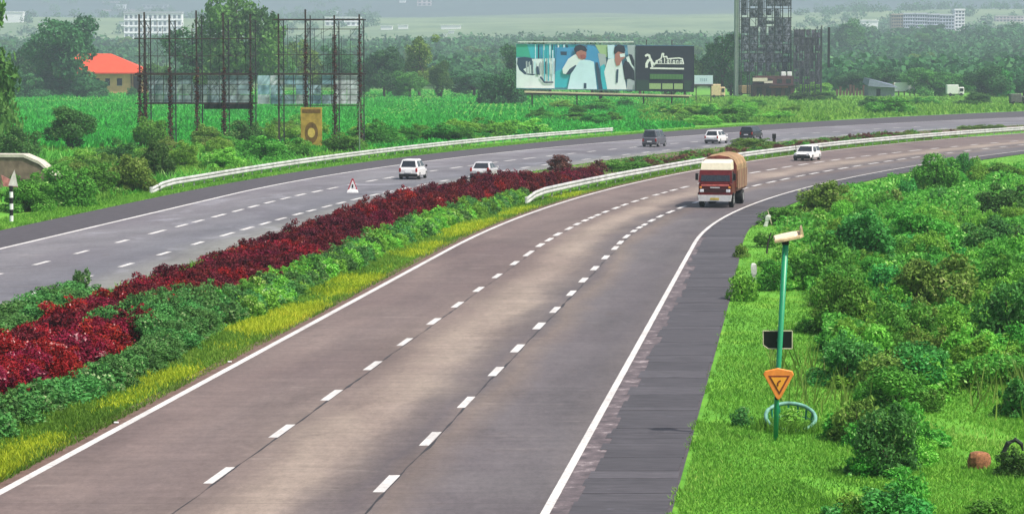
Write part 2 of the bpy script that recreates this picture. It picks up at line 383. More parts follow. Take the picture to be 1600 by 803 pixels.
# tar seams that follow the lane joints
m = NT('tar_seam'); n = m.noise(2, m.uv(1, .8), 3); m.col((.035, .03, .03)); m.rough(.6); TAR = m.m
for key, par in (('D1', rc), ('D2', rc)):
    ys_ = np.arange(40, 300, .8); wob = np.cumsum(rng.normal(0, .012, len(ys_))); wob -= np.convolve(np.pad(wob, 12, 'edge'), np.ones(25)/25, 'valid')
    x0 = L[key](ys_)+.13+wob; wd = np.abs(rng.normal(.018, .012, len(ys_)))+.004
    V = np.stack([np.stack([x0-wd, ys_, np.full_like(ys_, .0035)], 1), np.stack([x0+wd, ys_, np.full_like(ys_, .0035)], 1)], 1).reshape(-1, 3)
    a = np.arange(len(ys_)-1)*2
    link('joint_seam', npmesh('joint_seam', V, np.stack([a, a+1, a+3, a+2], 1), TAR, uv=V[:, :2]), par)
# ------------------------------------------------------------------ foliage meshes
def leafmesh(name, lumps, n, size, mat, up=.25, inner=.25, zmin=0.0, stems=0, elong=1.5, seed=0):
    r = np.random.default_rng(seed); lumps = np.array(lumps, float)
    wts = lumps[:, 3]**2; wts /= wts.sum()
    pts = []; nr = []; tn = []; tone = r.normal(0, .16, len(lumps))
    while sum(len(p) for p in pts) < n:
        k = r.choice(len(lumps), n*2, p=wts); d = r.normal(size=(n*2, 3)); d /= np.linalg.norm(d, axis=1)[:, None]
        sc = np.where(r.random(n*2) < inner, r.uniform(.45, .92, n*2), r.uniform(.84, 1.12, n*2)+.30*r.random(n*2)**5)
        az = np.arctan2(d[:, 1], d[:, 0]); ph = lumps[k, 0]*9+lumps[k, 1]*5
        sc = sc*(1+.10*np.sin(az*5+d[:, 2]*6+ph)+.07*np.sin(az*11-d[:, 2]*9+ph*2))
        p = lumps[k, :3]+d*(lumps[k, 3]*sc)[:, None]*np.array([1, 1, .85])
        ok = p[:, 2] > zmin
        for L_ in lumps:
            ok &= np.linalg.norm((p-L_[:3])/np.array([1, 1, .85]), axis=1) > L_[3]*.72
        pts.append(p[ok]); nr.append(d[ok]); tn.append(tone[k[ok]]+.10*np.sin(p[ok, 0]*31/lumps[:, 3].sum()+p[ok, 2]*37/lumps[:, 3].sum()))
    p = np.concatenate(pts)[:n]; d = np.concatenate(nr)[:n]
    nrm = d*.6+r.normal(size=(n, 3))*.65; nrm[:, 2] += up; nrm /= np.linalg.norm(nrm, axis=1)[:, None]
    t = np.cross(nrm, r.normal(size=(n, 3))); t /= np.linalg.norm(t, axis=1)[:, None]; b = np.cross(nrm, t)
    s = size*r.uniform(.6, 1.3, n)[:, None]
    V = np.stack([p-t*s*elong*.5, p+b*s*.42-nrm*s*.1, p+t*s*elong*.5, p-b*s*.42-nrm*s*.1], 1).reshape(-1, 3)
    Fc = np.arange(n*4).reshape(n, 4); var = np.repeat(np.clip(r.normal(.48, .17, n)+np.concatenate(tn)[:n], 0, 1), 4)
    return npmesh(name, V, Fc, mat, var=var)
def lumps_bush(seed, k=9, w=1.0, h=1.0, spread=.62):
    r = random.Random(seed); out = []; ax = r.uniform(.72, 1.0); tilt = r.uniform(0, 6.28)
    def put(q, a, z, rad):
        x, y = q*math.cos(a), q*math.sin(a)*ax; out.append((x*math.cos(tilt)-y*math.sin(tilt), x*math.sin(tilt)+y*math.cos(tilt), z, rad))
    for _ in range(9):                      # shoots and side sprays that break the outline
        q = r.uniform(.12, .5)*w; put(q, r.uniform(0, 6.28), h*r.uniform(.45, 1.08)*(1-.9*(q/w)**1.5), r.uniform(.045, .10)*w)
    for i in range(k+3):                    # masses of different height
        q = math.sqrt(r.random())*.42*w; rad = r.uniform(.10, .21)*w
        put(q, r.uniform(0, 6.28), max(rad*.7, r.uniform(.25, .85)*h*(1-.8*(q/(w*.6))**2)), rad)
    for i in range(8):                      # skirt spreading over the ground
        rad = r.uniform(.08, .15)*w; put(r.uniform(.33, .52)*w, i*.785+r.uniform(-.3, .3), rad*.5, rad)
    out.append((0, 0, .30*h, .24*w))
    return out
BUSH = {}
def bushproto(cls):
    w_, n, sz, cnt = dict(small=(1.0, 1800, .062, 6), medium=(2.2, 5200, .085, 8), large=(4.5, 9000, .15, 6), huge=(9.0, 9000, .34, 4))[cls]
    BUSH[cls] = (w_, [])
    for i in range(cnt):
        me = leafmesh('foliage', lumps_bush(i*7+len(cls), 9+i, w_, w_*.75), n, sz, FM['green'], seed=i+40*len(cls))
        b = MB(); r = random.Random(i)
        for _ in range(7):
            a = r.uniform(0, 6.28); q = r.uniform(.1, .38)*w_
            b.tube([(0, 0, -.02*w_), (q*.5*math.cos(a), q*.5*math.sin(a), .22*w_), (q*math.cos(a), q*math.sin(a), r.uniform(.4, .62)*w_)], [.018*w_, .012*w_, .004*w_], 4)
        o = b.build('stem', BARK); sm = o.data; bpy.data.objects.remove(o)
        BUSH[cls][1].append((me, sm))
for c_ in ('small', 'medium', 'large', 'huge'): bushproto(c_)
GC = {}
def bush(x, y, z, w_, h, mat, name, label, cat='shrub', group=None, tall=1.0, stems=True):
    cls = 'small' if w_ < 1.5 else 'medium' if w_ < 3.2 else 'large' if w_ < 6.5 else 'huge'
    W, pr = BUSH[cls]; me, sm = random.choice(pr)
    if stems:
        e = empty(name, (x, y, z), random.uniform(0, 6.28), label, cat, group); e.scale = (w_/W, w_/W, h/(W*.80))
        f = link('foliage', me, e); s_ = link('stem', sm, e)
    else:
        e = f = link(name, me); e.location = (x, y, z); e.rotation_euler = (0, 0, random.uniform(0, 6.28)); e.scale = (w_/W, w_/W, h/(W*.80)); tag(e, label, cat, group)
    f.material_slots[0].link = 'OBJECT'; f.material_slots[0].material = FM[mat]
    return e
def pbush(px, py, wpx, hpx, mat, name, label, cat='shrub', group=None, **k):
    x, y = P(px, py); sc = F*CH/y/CH; dep = wpx/sc*.35
    return bush(x, y+dep*.5, 0, wpx/sc, hpx/sc, mat, name, label, cat, group, **k)
# ------------------------------------------------------------------ grass and crops
def blades(name, x, y, h, wd, mat, nb=1, z=None, lean=.45, label=None, cat='grass'):
    n = len(x); a = rng.uniform(0, math.pi, n); hh = h*rng.uniform(.45, 1.3, n)*(1+.35*np.sin(x*1.3+y*.21)*np.sin(y*.53-x*.4)); ww = wd*rng.uniform(.7, 1.3, n)
    z = np.full(n, -.05) if z is None else z
    lx = rng.normal(0, lean, n)*hh; ly = rng.normal(0, lean, n)*hh
    V = np.stack([np.stack([x-np.cos(a)*ww, y-np.sin(a)*ww, z], 1), np.stack([x+np.cos(a)*ww, y+np.sin(a)*ww, z], 1), np.stack([x+lx, y+ly, z+hh], 1)], 1).reshape(-1, 3)
    patch = .5+.32*np.sin(x*.9+np.cos(y*.37)*2)*np.cos(y*.31+x*.2)
    patch = patch+.25*np.sin(x*.33+1.3)*np.cos(y*.12+x*.1)
    var = np.repeat(np.clip(patch*.75+rng.normal(.15, .17, n), 0, 1), 3)
    o = link(name, npmesh(name, V, np.arange(n*3).reshape(n, 3), mat, var=var))
    return tag(o, label, cat, None, 'stuff')
def fill_strip(f0, f1, y0, y1, n, pw=2.0, u0=0.0, u1=1.0):
    u = rng.random(n); ymin, ymax = y0, y1       # density ~ 1/Y^pw
    y = ymin*(ymax/ymin)**u if pw == 1 else (ymin**(1-pw)+u*(ymax**(1-pw)-ymin**(1-pw)))**(1/(1-pw))
    t = rng.uniform(u0, u1, n); a = f0(y); b = f1(y); return a+(b-a)*t, y
# median strip
x, y = fill_strip(off(L['RL'], -2.6), off(L['RL'], -.38), 50, 330, 90000, 1.6); k = rng.random(len(x))
t = (L['RL'](y)-x); yel = (np.sin(y*.35)+np.sin(y*.13+1)*.8+np.sin(y*.9)*.5+rng.normal(0, .5, len(y))+1.2*np.exp(-((t-1.3)/.55)**2) > .75)&(t > .5)&(y < 190)
blades('median_grass', x[~yel], y[~yel], .13, .022, FM['grass'], label='short bright green grass along the median edge')
blades('yellow_ground_cover', x[yel], y[yel], .15, .03, FM['yellow'], label='yellow-flowering ground cover in a strip beside the median hedge', cat='ground cover')
x, y = fill_strip(off(L['LI'], .0), off(L['RL'], -2.5), 60, 420, 50000, 1.5)
blades('rough_grass', x, y, .22, .035, FM['meadow'], label='rough grass between the two carriageways under the hedges')
# right verge and scrub floor
RX = lambda Y: L['SHo'](Y)+np.minimum(60, 3+np.asarray(Y)*.155)
x, y = fill_strip(off(L['SHo'], -.10), RX, 52, 330, 290000, 1.65)
bare = (np.sin(x*1.1+y*.17)+np.sin(y*.29-x*.7)+.8*np.sin(x*2.3+y*.9) < -1.75)&(rng.random(len(x)) < .7)
edge = (x < L['SHo'](y)+.12)&(np.sin(y*1.7)+np.sin(y*.6) < .3); ok = ~(bare|edge); x, y = x[ok], y[ok]
yl = (np.sin(x*.8+2)*np.cos(y*.16)+.6*np.sin(y*.33+x)+rng.normal(0, .35, len(x)) > .75)
blades('yellow_verge_grass', x[yl], y[yl], .10, .02, FM['meadow'], label='yellowish patches of grass on the right roadside verge'); x, y = x[~yl], y[~yl]
xt, yt = fill_strip(off(L['SHo'], 1.8), RX, 66, 230, 9000, 1.5); kt = np.sin(xt*.9+1)+np.sin(yt*.23+xt*.3)+rng.normal(0, .4, len(xt)) > .7
blades('tall_weeds', xt[kt], yt[kt], .85, .03, FM['olive'], lean=.28, label='tall thin weeds standing among the right roadside shrubs', cat='weeds')
blades('verge_grass', x, y, .085, .02, FM['grass'], label='bright green grass covering the right roadside verge')
x, y = fill_strip(off(L['LF'], -3.2), off(L['LF'], -.02), 125, 420, 40000, 1.4)
blades('left_verge_grass', x, y, .14, .045, FM['grass'], label='mown bright grass beside the left shoulder')
n = 60000; px = rng.uniform(-90, 900, n); py = rng.uniform(228, 315, n); gx = np.array([P(a_, b_) for a_, b_ in zip(px, py)]); ok = (gx[:, 0] < L['LF'](gx[:, 1])-2.8); gx = gx[ok]
hg = .34+.2*np.sin(gx[:, 0]*.8)*np.cos(gx[:, 1]*.3); tall = np.sin(gx[:, 0]*.33+1)*np.cos(gx[:, 1]*.11)+rng.normal(0, .3, len(gx)) > .1
blades('bank_grass', gx[tall, 0], gx[tall, 1], hg[tall]*1.7, .10, FM['green'], lean=.6, label='rough leafy weeds on the bank behind the left barrier', cat='weeds')
blades('light_bank_grass', gx[~tall, 0], gx[~tall, 1], hg[~tall], .06, FM['meadow'], lean=.5, label='light rough grass on the bank behind the left barrier')
# crop field
n = 120000; v = rng.random(n); py = 232-90*v**1.25; px = rng.uniform(-120, 1080, n)
gx = np.array([P(a_, b_) for a_, b_ in zip(px, py)]); ok = (gx[:, 0] < L['LF'](gx[:, 1])-6)
gx = gx[ok]; r_ = gx[:, 1]
row = np.round(gx[:, 0]/1.3)*1.3+rng.normal(0, .25, len(gx))
hc = .5+.16*np.sin(gx[:, 0]*.11+gx[:, 1]*.02)*np.cos(gx[:, 1]*.045)+.12*np.sin(gx[:, 0]*.37)
blades('crop_plants', row, gx[:, 1], hc, .24, FM['crop'], lean=.5, label='dense green crop standing in the field behind the left barrier', cat='crop')
# far meadow on the right
n = 26000; px = rng.uniform(1000, 1700, n); py = rng.uniform(152, 192, n); gx = np.array([P(a_, b_) for a_, b_ in zip(px, py)]); ok = gx[:, 0] < L['LF'](gx[:, 1])-1.5; gx = gx[ok]
blades('meadow_grass', gx[:, 0], gx[:, 1], .6, .2, FM['meadow'], label='light green meadow beyond the far curve of the road')
# scrub undergrowth as a leafy mass
def inpoly(px, py, poly):
    c_ = np.zeros(len(px), bool); j_ = len(poly)-1
    for i_ in range(len(poly)):
        xi, yi = poly[i_]; xj, yj = poly[j_]
        c_ ^= ((yi > py) != (yj > py)) & (px < (xj-xi)*(py-yi)/(yj-yi+1e-9)+xi); j_ = i_
    return c_
SCRUB = [(1205, 348), (1290, 312), (1380, 290), (1480, 262), (1600, 262), (1760, 262), (1760, 640), (1600, 600), (1500, 610), (1420, 640), (1330, 590), (1290, 560), (1280, 490), (1250, 440), (1230, 380)]
n = 200000; px = rng.uniform(1200, 1760, n); py = rng.uniform(255, 645, n); ok = inpoly(px, py, SCRUB); px, py = px[ok], py[ok]
g_ = np.array([P(a_, b_) for a_, b_ in zip(px[:110000], py[:110000])])
n = len(g_); hh = .45+.4*np.sin(g_[:, 0]*.7+1)*np.cos(g_[:, 1]*.22)+.2*np.sin(g_[:, 0]*1.9)*np.sin(g_[:, 1]*.5)
p3 = np.stack([g_[:, 0], g_[:, 1], np.abs(hh)*rng.random(n)**.4], 1); nr = rng.normal(size=(n, 3))*.7; nr[:, 2] += .6; nr /= np.linalg.norm(nr, axis=1)[:, None]
tt = np.cross(nr, rng.normal(size=(n, 3))); tt /= np.linalg.norm(tt, axis=1)[:, None]; bb = np.cross(nr, tt); s_ = (.05+g_[:, 1]*.0007)[:, None]*rng.uniform(.7, 1.3, (n, 1))
V = np.stack([p3-tt*s_*.8, p3+bb*s_*.4, p3+tt*s_*.8, p3-bb*s_*.4], 1).reshape(-1, 3)
tag(link('undergrowth', npmesh('undergrowth', V, np.arange(n*4).reshape(n, 4), FM['green'], var=np.repeat(np.clip(rng.normal(.5, .28, n), 0, 1), 4))), 'low leafy undergrowth filling the ground between the roadside shrubs', 'undergrowth', kind='stuff')
# ------------------------------------------------------------------ median hedge shrubs
def row_of(offs, y0, y1, step, w_, h, mat, name, label, group, jit=.25, hf=None, mf=None):
    Y = y0; n = 0
    while Y < y1:
        o_ = offs(Y) if callable(offs) else offs
        s_ = slope(L['RL'], Y); cs = 1/math.sqrt(1+s_*s_)
        x = float(L['RL'](Y))-o_/cs+random.uniform(-jit, jit)
        k = random.uniform(.85, 1.18); hh = h*(hf(Y) if hf else 1)*random.uniform(.85, 1.2)
        bush(x, Y+random.uniform(-jit, jit), -.05, w_*k, hh, mf(Y) if mf else mat, name, label, 'shrub', group, stems=False)
        Y += step*random.uniform(.85, 1.15); n += 1
    return n
hx = lambda Y: (1+.40*max(0, min(1, (Y-120)/40)))*(1-.42*max(0, min(1, (Y-186)/14)))
mm = lambda Y: random.choices(['maroon', 'red'], [.18+.5*min(1, max(0, (Y-70)/60)), .65-.5*min(1, max(0, (Y-70)/60))])[0]
row_of(4.9, 66, 212, 1.15, 1.75, 1.15, 'maroon', 'maroon_shrub', 'maroon-leaved shrub in the continuous red hedge along the median', 'maroon hedge shrubs', mf=mm, hf=hx)
row_of(6.4, 64, 208, 1.15, 1.8, 1.2, 'maroon', 'maroon_shrub', 'maroon-leaved shrub in the continuous red hedge along the median', 'maroon hedge shrubs', mf=mm, hf=hx)
row_of(7.6, 88, 176, 2.5, 1.8, 1.15, 'maroon', 'maroon_shrub', 'maroon-leaved shrub in the continuous red hedge along the median', 'maroon hedge shrubs', mf=mm, hf=hx)
row_of(lambda Y: 2.75+.25*math.sin(Y*.3)+.35*max(0, min(1, (Y-80)/15)), 56, 178, .95, 1.3, .85, 'hedge', 'green_hedge_shrub', 'green shrub in the hedge row between the red hedge and the yellow ground cover', 'green hedge shrubs', .18, mf=lambda Y: 'hedge' if Y < 95 else random.choice(['hedge', 'bright']))
row_of(lambda Y: 3.8, 96, 165, 1.6, 1.4, 1.0, 'hedge', 'green_hedge_shrub', 'green shrub in the hedge row between the red hedge and the yellow ground cover', 'green hedge shrubs', .2, mf=lambda Y: 'hedge' if Y < 95 else random.choice(['hedge', 'green', 'bright']))
for Y_ in np.arange(86.5, 98, 1.5):
    for o_ in (4.2, 5.15):
        bush(float(L['RL'](Y_))-o_+random.uniform(-.2, .2), Y_, -.05, 1.85, 1.38*random.uniform(.9, 1.12), 'hedge', 'tall_green_shrub', 'tall grey-green bushy shrub that bulges over the red hedge on the near median', 'shrub', 'tall green shrubs breaking the red hedge', stems=False)
for Y_ in np.arange(83, 102, 1.6):
    for o_ in (8.9, 10.1):
        bush(float(L['RL'](Y_))-o_+random.uniform(-.3, .3), Y_, -.05, 2.1, 1.0*random.uniform(.85, 1.15), 'hedge', 'spiky_green_shrub', 'grey-green shrub in the bank behind the red hedge by the left carriageway', 'shrub', 'grey-green shrubs at the left edge of the median', stems=False)
pbush(125, 452, 34, 34, 'hedge', 'tall_shoot', 'small leafy shoot rising above the grey-green bank next to the left road')
# dark rounded shrubs and sparse far median growth
pbush(876, 266, 42, 27, 'brown', 'rounded_brown_shrub', 'rounded dark brown shrub standing above the far end of the red hedge')
pbush(938, 268, 34, 20, 'brown', 'dark_brown_shrub', 'dark brown shrub between two green clumps in the far median')
pbush(912, 278, 50, 18, 'hedge', 'green_clump', 'low green clump in front of the rounded brown shrub')
pbush(985, 268, 90, 17, 'green', 'green_clump', 'wide low green clump right of the dark brown shrub in the median')
for i_ in range(420):
    py_ = random.uniform(212, 262); t_ = random.random(); px_ = 960+ (262-py_)*9.0+random.uniform(-20, 120)
    x_, y_ = P(px_, py_)
    if x_ > L['RL'](y_)-3.2 or x_ < L['LI'](y_)+1.2: continue
    bush(x_, y_, -.05, random.uniform(.8, 1.9), random.uniform(.4, .95), random.choice(['olive', 'brown', 'olive', 'green', 'brown', 'hedge']), 'low_median_plant', 'low scrubby plant on the reddish soil of the far median', 'plant', 'scrubby plants of the far median', stems=False)
for px_ in (1195, 1160, 1178): pbush(px_, 230, 42, 15, 'olive', 'olive_median_shrub', {1195: 'olive shrub in the median below the dark marker post', 1160: 'olive shrub in the median above the lorry roof', 1178: 'olive shrub in the median below the black car'}[px_])
for px_, py_ in ((1512, 202), (1535, 201), (1557, 201)): pbush(px_, py_, 30, 7, 'olive', 'flat_median_shrub', 'flat dark shrub at the far right of the median', group='flat shrubs on the far right median')
strip('median_soil', [off(L['LI'], .6), off(L['RL'], -4.5)], 175, 420, 3, -.02, M_SOIL, 2)
# ------------------------------------------------------------------ right-hand scrub
hand = [  # px, base y, width px, height px, material, name, label
 (1385, 738, 112, 115, 'dark', 'leafy_bush', 'dark leafy bush alone on the grass right of the green lamp pole'),
 (1345, 690, 80, 80, 'olive', 'leafy_bush', 'olive bush with pale leaves on the left side of the dark leafy bush'),
 (1375, 815, 110, 62, 'teal', 'leafy_bush', 'bluish-green bush at the bottom edge below the fallen pale branch'),
 (1425, 800, 60, 70, 'green', 'leafy_bush', 'green bush at the bottom edge right of the fallen pale branch'),
 (1420, 700, 60, 75, 'green', 'leafy_bush', 'mid-green bush on the right side of the dark leafy bush'),
 (1590, 742, 62, 46, 'dark', 'leafy_bush', 'dark leafy bush beside the curved dark stem at the right edge'),
 (1545, 812, 80, 36, 'green', 'leafy_bush', 'low green bush cut by the bottom right corner'),
 (1400, 640, 110, 70, 'green', 'leafy_bush', 'green bush at the lower edge of the scrub behind the lone dark bush'),
 (1590, 650, 70, 60, 'teal', 'leafy_bush', 'bluish-green bush at the right edge above the brown stump'),
 (1455, 497, 150, 105, 'olive', 'round_bush', 'large round olive bush in the middle of the scrub'),
 (1592, 545, 120, 120, 'teal', 'tall_bush', 'tall bluish-green bush filling the right edge of the scrub'),
 (1570, 470, 100, 80, 'green', 'tall_bush', 'green bush behind the tall bluish-green bush at the right edge'),
 (1330, 600, 110, 90, 'teal', 'leafy_bush', 'bluish-green bush at the front corner of the scrub'),
 (1440, 610, 120, 80, 'teal', 'leafy_bush', 'bluish-green bush below the large olive bush'),
 (1320, 520, 110, 100, 'green', 'leafy_bush', 'broad green bush on the verge side of the scrub'),
 (1290, 450, 110, 95, 'green', 'leafy_bush', 'green bush just right of the lamp head'),
 (1350, 420, 130, 90, 'teal', 'leafy_bush', 'bluish-green bush behind the lamp head in the scrub'),
 (1440, 400, 120, 80, 'green', 'leafy_bush', 'mid-green bush above the large olive bush'),
 (1560, 400, 110, 70, 'dark', 'leafy_bush', 'dark green bush near the right edge under the road curve'),
 (1465, 300, 80, 62, 'green', 'tall_bush', 'tall green bush rising against the carriageway at the top of the scrub'),
 (1505, 280, 32, 46, 'teal', 'young_tree', 'slender bluish-green young tree against the far carriageway'),
 (1570, 282, 90, 26, 'green', 'leafy_bush', 'low green bush at the right edge below the far carriageway'),
 (1575, 345, 100, 60, 'dark', 'leafy_bush', 'dark bush at the right edge below the yellow-green gap'),
 (1290, 335, 100, 60, 'olive', 'leafy_bush', 'olive bush next to the shoulder curve beyond the lamp head'),
 (1225, 350, 70, 30, 'green', 'leafy_bush', 'green bush beside the bent white marker stone'),
 (1200, 385, 40, 24, 'green', 'leafy_bush', 'small green bush on the verge by the dark stake'),
 (1163, 468, 50, 50, 'bright', 'leafy_bush', 'light green bush with pale leaves at the shoulder edge left of the white marker'),
 (1158, 402, 26, 22, 'olive', 'leafy_bush', 'dry olive bush on the very edge of the shoulder'),
 (1212, 452, 60, 50, 'green', 'leafy_bush', 'green bush behind the upright white marker stone'),
 (1230, 420, 60, 45, 'bright', 'leafy_bush', 'light green bush left of the lamp pole in the scrub edge'),
 (1160, 664, 34, 30, 'hedge', 'flowering_weed', 'small pale-leaved weed on the grass left of the round tree guard'),
 (1290, 700, 1, 1, None, '', '')]
for h_ in hand:
    if h_[4]: pbush(*h_)
for h_ in hand:
    if not h_[4] or h_[2] < 60 or h_[0] in (1590, 1545): continue
    for _ in range(5):
        a = random.uniform(0, 6.28); px_ = h_[0]+math.cos(a)*h_[2]*.55; py_ = h_[1]-h_[2]*.08+math.sin(a)*h_[2]*.12; x_, y_ = P(px_, py_)
        if x_ < L['SHo'](y_)+1.2: continue
        bush(x_, y_, -.08, random.uniform(.5, 1.2), random.uniform(.3, .7), random.choice([h_[4], 'bright', 'green', 'green']), 'low_weed', 'one of the small leafy weeds growing round the feet of the bigger bushes', 'weed', 'leafy weeds round the bigger bushes', stems=False)
cnt = 0
mats_ = ['green', 'bright', 'teal', 'bright', 'olive', 'bright', 'green']
while cnt < 285:
    px_ = random.uniform(1200, 1690); py_ = 262+(640-262)*random.random()**1.35
    if not inpoly(np.array([px_]), np.array([py_]), SCRUB)[0]: continue
    x_, y_ = P(px_, py_)
    if x_ < L['SHo'](y_)+1.9: continue
    if 1480 < px_ < 1600 and 290 < py_ < 335: continue
    sz_ = random.uniform(.9, 2.2)*(1 if y_ < 130 else .8); zone = math.sin(px_*.021)+math.cos(py_*.03+px_*.01)
    mt_ = random.choice(mats_) if random.random() < .4 else ('teal' if zone < -.5 else 'bright' if zone > .45 else 'green')
    bush(x_, y_, -.1, sz_, sz_*random.uniform(.6, 1.0), mt_, 'scrub_bush', 'one of the crowded leafy bushes filling the roadside scrub on the right', 'shrub', 'crowded bushes of the right roadside scrub', stems=False)
    cnt += 1
# ------------------------------------------------------------------ left roadside bushes
lb = [
 (35, 330, 90, 62, 'green', 'roadside_bush', 'green bush behind the striped sign post at the left edge'),
 (95, 322, 95, 66, 'green', 'roadside_bush', 'rounded green bush right of the striped sign post'),
 (150, 305, 90, 48, 'green', 'roadside_bush', 'dense green bush in front of the dark small tree'),
 (205, 300, 80, 62, 'olive', 'roadside_bush', 'olive bush left of the barrier end'),
 (180, 262, 70, 45, 'dark', 'roadside_bush', 'dark green bush behind the olive bush near the barrier end'),
 (240, 285, 70, 66, 'dark', 'roadside_bush', 'dark bush standing just behind the barrier end'),
 (130, 268, 60, 36, 'bright', 'roadside_bush', 'pale green bush under the dark small tree'),
 (285, 262, 60, 40, 'bright', 'roadside_bush', 'light green bush under the left hoarding frame'),
 (345, 262, 75, 36, 'bright', 'roadside_bush', 'light rounded bush in front of the third hoarding pole'),
 (410, 252, 80, 42, 'green', 'roadside_bush', 'green bush between the two hoarding frames'),
 (460, 246, 60, 32, 'green', 'roadside_bush', 'green bush left of the golden poster board'),
 (540, 236, 80, 28, 'green', 'roadside_bush', 'green bush at the foot of the right hoarding frame'),
 (25, 250, 70, 60, 'dark', 'roadside_bush', 'dark bush above the brown culvert wall'),
 (240, 235, 60, 55, 'green', 'roadside_bush', 'green bush around the first hoarding pole'),
 (785, 162, 74, 62, 'tree', 'round_tree_bush', 'round dark bush left of the large picture billboard'),
 (320, 235, 60, 40, 'olive', 'roadside_bush', 'dry olive bush around the middle hoarding pole'),
 (380, 232, 60, 46, 'dark', 'roadside_bush', 'dark green bush behind the gap between the hoarding frames'),
]
for h_ in lb: pbush(*h_)
for i_ in range(44):
    px_ = 60+i_*10+random.uniform(-6, 6); py_ = 300-.17*px_+random.uniform(-14, 0)
    pbush(px_, py_, random.uniform(30, 62), random.uniform(16, 36), random.choice(['green', 'bright', 'green', 'olive']), 'verge_bush', 'one of the green bushes in the row behind the left barrier', group='row of bushes behind the left barrier', stems=False)
for i_ in range(60):
    px_ = random.uniform(560, 1240); py_ = 232-(px_-560)*.052+random.uniform(-9, -3)
    if px_ > 820: py_ = random.uniform(165, 196-(px_-1000)*.01)
    x_, y_ = P(px_, py_)
    if x_ > L['LF'](y_)-5: continue
    bush(x_, y_, 0, random.uniform(3, 7), random.uniform(1.2, 2.6), random.choice(['crop', 'green', 'bright', 'crop', 'green']), 'bank_bush', 'one of the soft green bushes on the bank below the picture billboard', 'shrub', 'green bushes on the bank below the billboard', stems=False)
# ------------------------------------------------------------------ trees
def tree_proto(seed, wd, h, n, sz, k=16, mat='tree', trunk=.12, squat=.25):
    r = random.Random(seed); lumps = []
    for i in range(k):
        a = r.uniform(0, 6.28); q = math.sqrt(r.random())*wd*.36; zc = h*(squat+(1-squat)*r.uniform(.15, .86)); zc -= (q/(wd/2))**2*h*.12
        lumps.append((q*math.cos(a), q*math.sin(a), zc, r.uniform(.07, .17)*wd))
    cm = leafmesh('crown', lumps, n, sz, FM[mat], seed=seed, zmin=h*squat*.3, inner=.35)
    b = MB(); tr = wd*.018+.1
    b.tube([(0, 0, -.3), (r.uniform(-.1, .1)*wd*.3, 0, h*.25), (r.uniform(-.1, .1)*wd*.4, r.uniform(-.1, .1)*wd*.3, h*.6), (0, 0, h*.85)], [tr*1.3, tr, tr*.6, tr*.15], 7)
    for L_ in lumps[::2]:
        z0 = h*r.uniform(.2, .45); b.tube([(0, 0, z0), (L_[0]*.5, L_[1]*.5, (z0+L_[2])/2+.03*h), (L_[0], L_[1], L_[2])], [tr*.5, tr*.3, tr*.1], 5)
    o = b.build('trunk', BARK); tm = o.data; bpy.data.objects.remove(o)
    return cm, tm, wd, h
TP = [tree_proto(s_, 16, 15, 8500, .50, k=30, squat=.02) for s_ in (1, 2, 3)]+[tree_proto(9, 12, 17, 5500, .42, squat=.1, k=26)]
def tree(x, y, wd, h, mat, name, label, group=None, p=None, z=None):
    cm, tm, W, H_ = TP[p] if p is not None else random.choice(TP)
    e = empty(name, (x, y, float(TZ(x, y))-.1 if z is None else z), random.uniform(0, 6.28), label, 'tree', group); e.scale = (wd/W, wd/W, h/H_)
    c = link('crown', cm, e); link('trunk', tm, e); c.material_slots[0].link = 'OBJECT'; c.material_slots[0].material = FM[mat]
    return e
def ptree(px, pb, pt, wpx, mat, name, label, group=None, p=None):
    if pb > 140: x, y = P(px, pb); z = 0
    else: x, y, z = hit(px, pb)
    sc = F/y; return tree(x, y, wpx/sc, (pb-pt)/sc, mat, name, label, group, p, z)
ptree(96, 150, 16, 128, 'tree', 'large_tree', 'large dark tree left of the orange-roofed house', p=0)
ptree(60, 146, 60, 80, 'tree', 'broad_tree', 'broad dark tree on the left side of the largest dark tree')
ptree(300, 158, 26, 110, 'tree', 'tall_tree', 'tall tree behind the left hoarding frame on its left', p=3)
ptree(372, 160, -22, 150, 'treelight', 'tall_tree', 'tallest tree behind the hoarding frames reaching out of the top', p=1)
ptree(425, 156, -4, 80, 'treelight', 'tall_tree', 'light green tree right of the tallest tree behind the hoarding', p=3)
ptree(-58, 240, -60, 190, 'treelight', 'near_tree', 'near tree leaning into the top left corner', p=1)
ptree(-10, 236, 92, 82, 'treelight', 'leafy_tree', 'small light green tree at the left edge above the culvert', p=0)
ptree(108, 234, 163, 86, 'dark', 'small_dark_tree', 'small dark round tree alone in the crop field', p=2)
ptree(655, 150, 40, 72, 'olive', 'olive_tree', 'tall olive tree rising above the wood at centre left', p=3)
ptree(690, 152, 92, 40, 'dark', 'dark_tree', 'small dark tree right of the tall olive tree', p=2)
ptree(600, 151, 70, 75, 'tree', 'wood_tree', 'dark green tree left of the tall olive tree', p=1)
ptree(640, 153, 108, 60, 'treelight', 'wood_tree', 'low light green tree below the tall olive tree', p=0)
ptree(740, 150, 108, 90, 'tree', 'wood_tree', 'rounded tree between the dark tree and the round bush by the billboard', p=0)
ptree(1128, 150, 36, 80, 'dark', 'dark_tree', 'dark tree between the picture billboard and the tall scaffold', p=3)
ptree(1142, 149, 92, 72, 'tree', 'green_tree', 'rounded green tree in front of the dark tree by the scaffold', p=2)
ptree(1326, 92, 26, 60, 'dark', 'ridge_tree', 'dark hazy tree on the ridge left of the white flat building', p=1)
ptree(475, 150, 50, 70, 'olive', 'thin_tree', 'thin olive tree seen through the right hoarding frame', p=3)
ptree(530, 150, 60, 70, 'tree', 'thin_tree', 'dark tree seen through the right end of the hoarding frame', p=3)
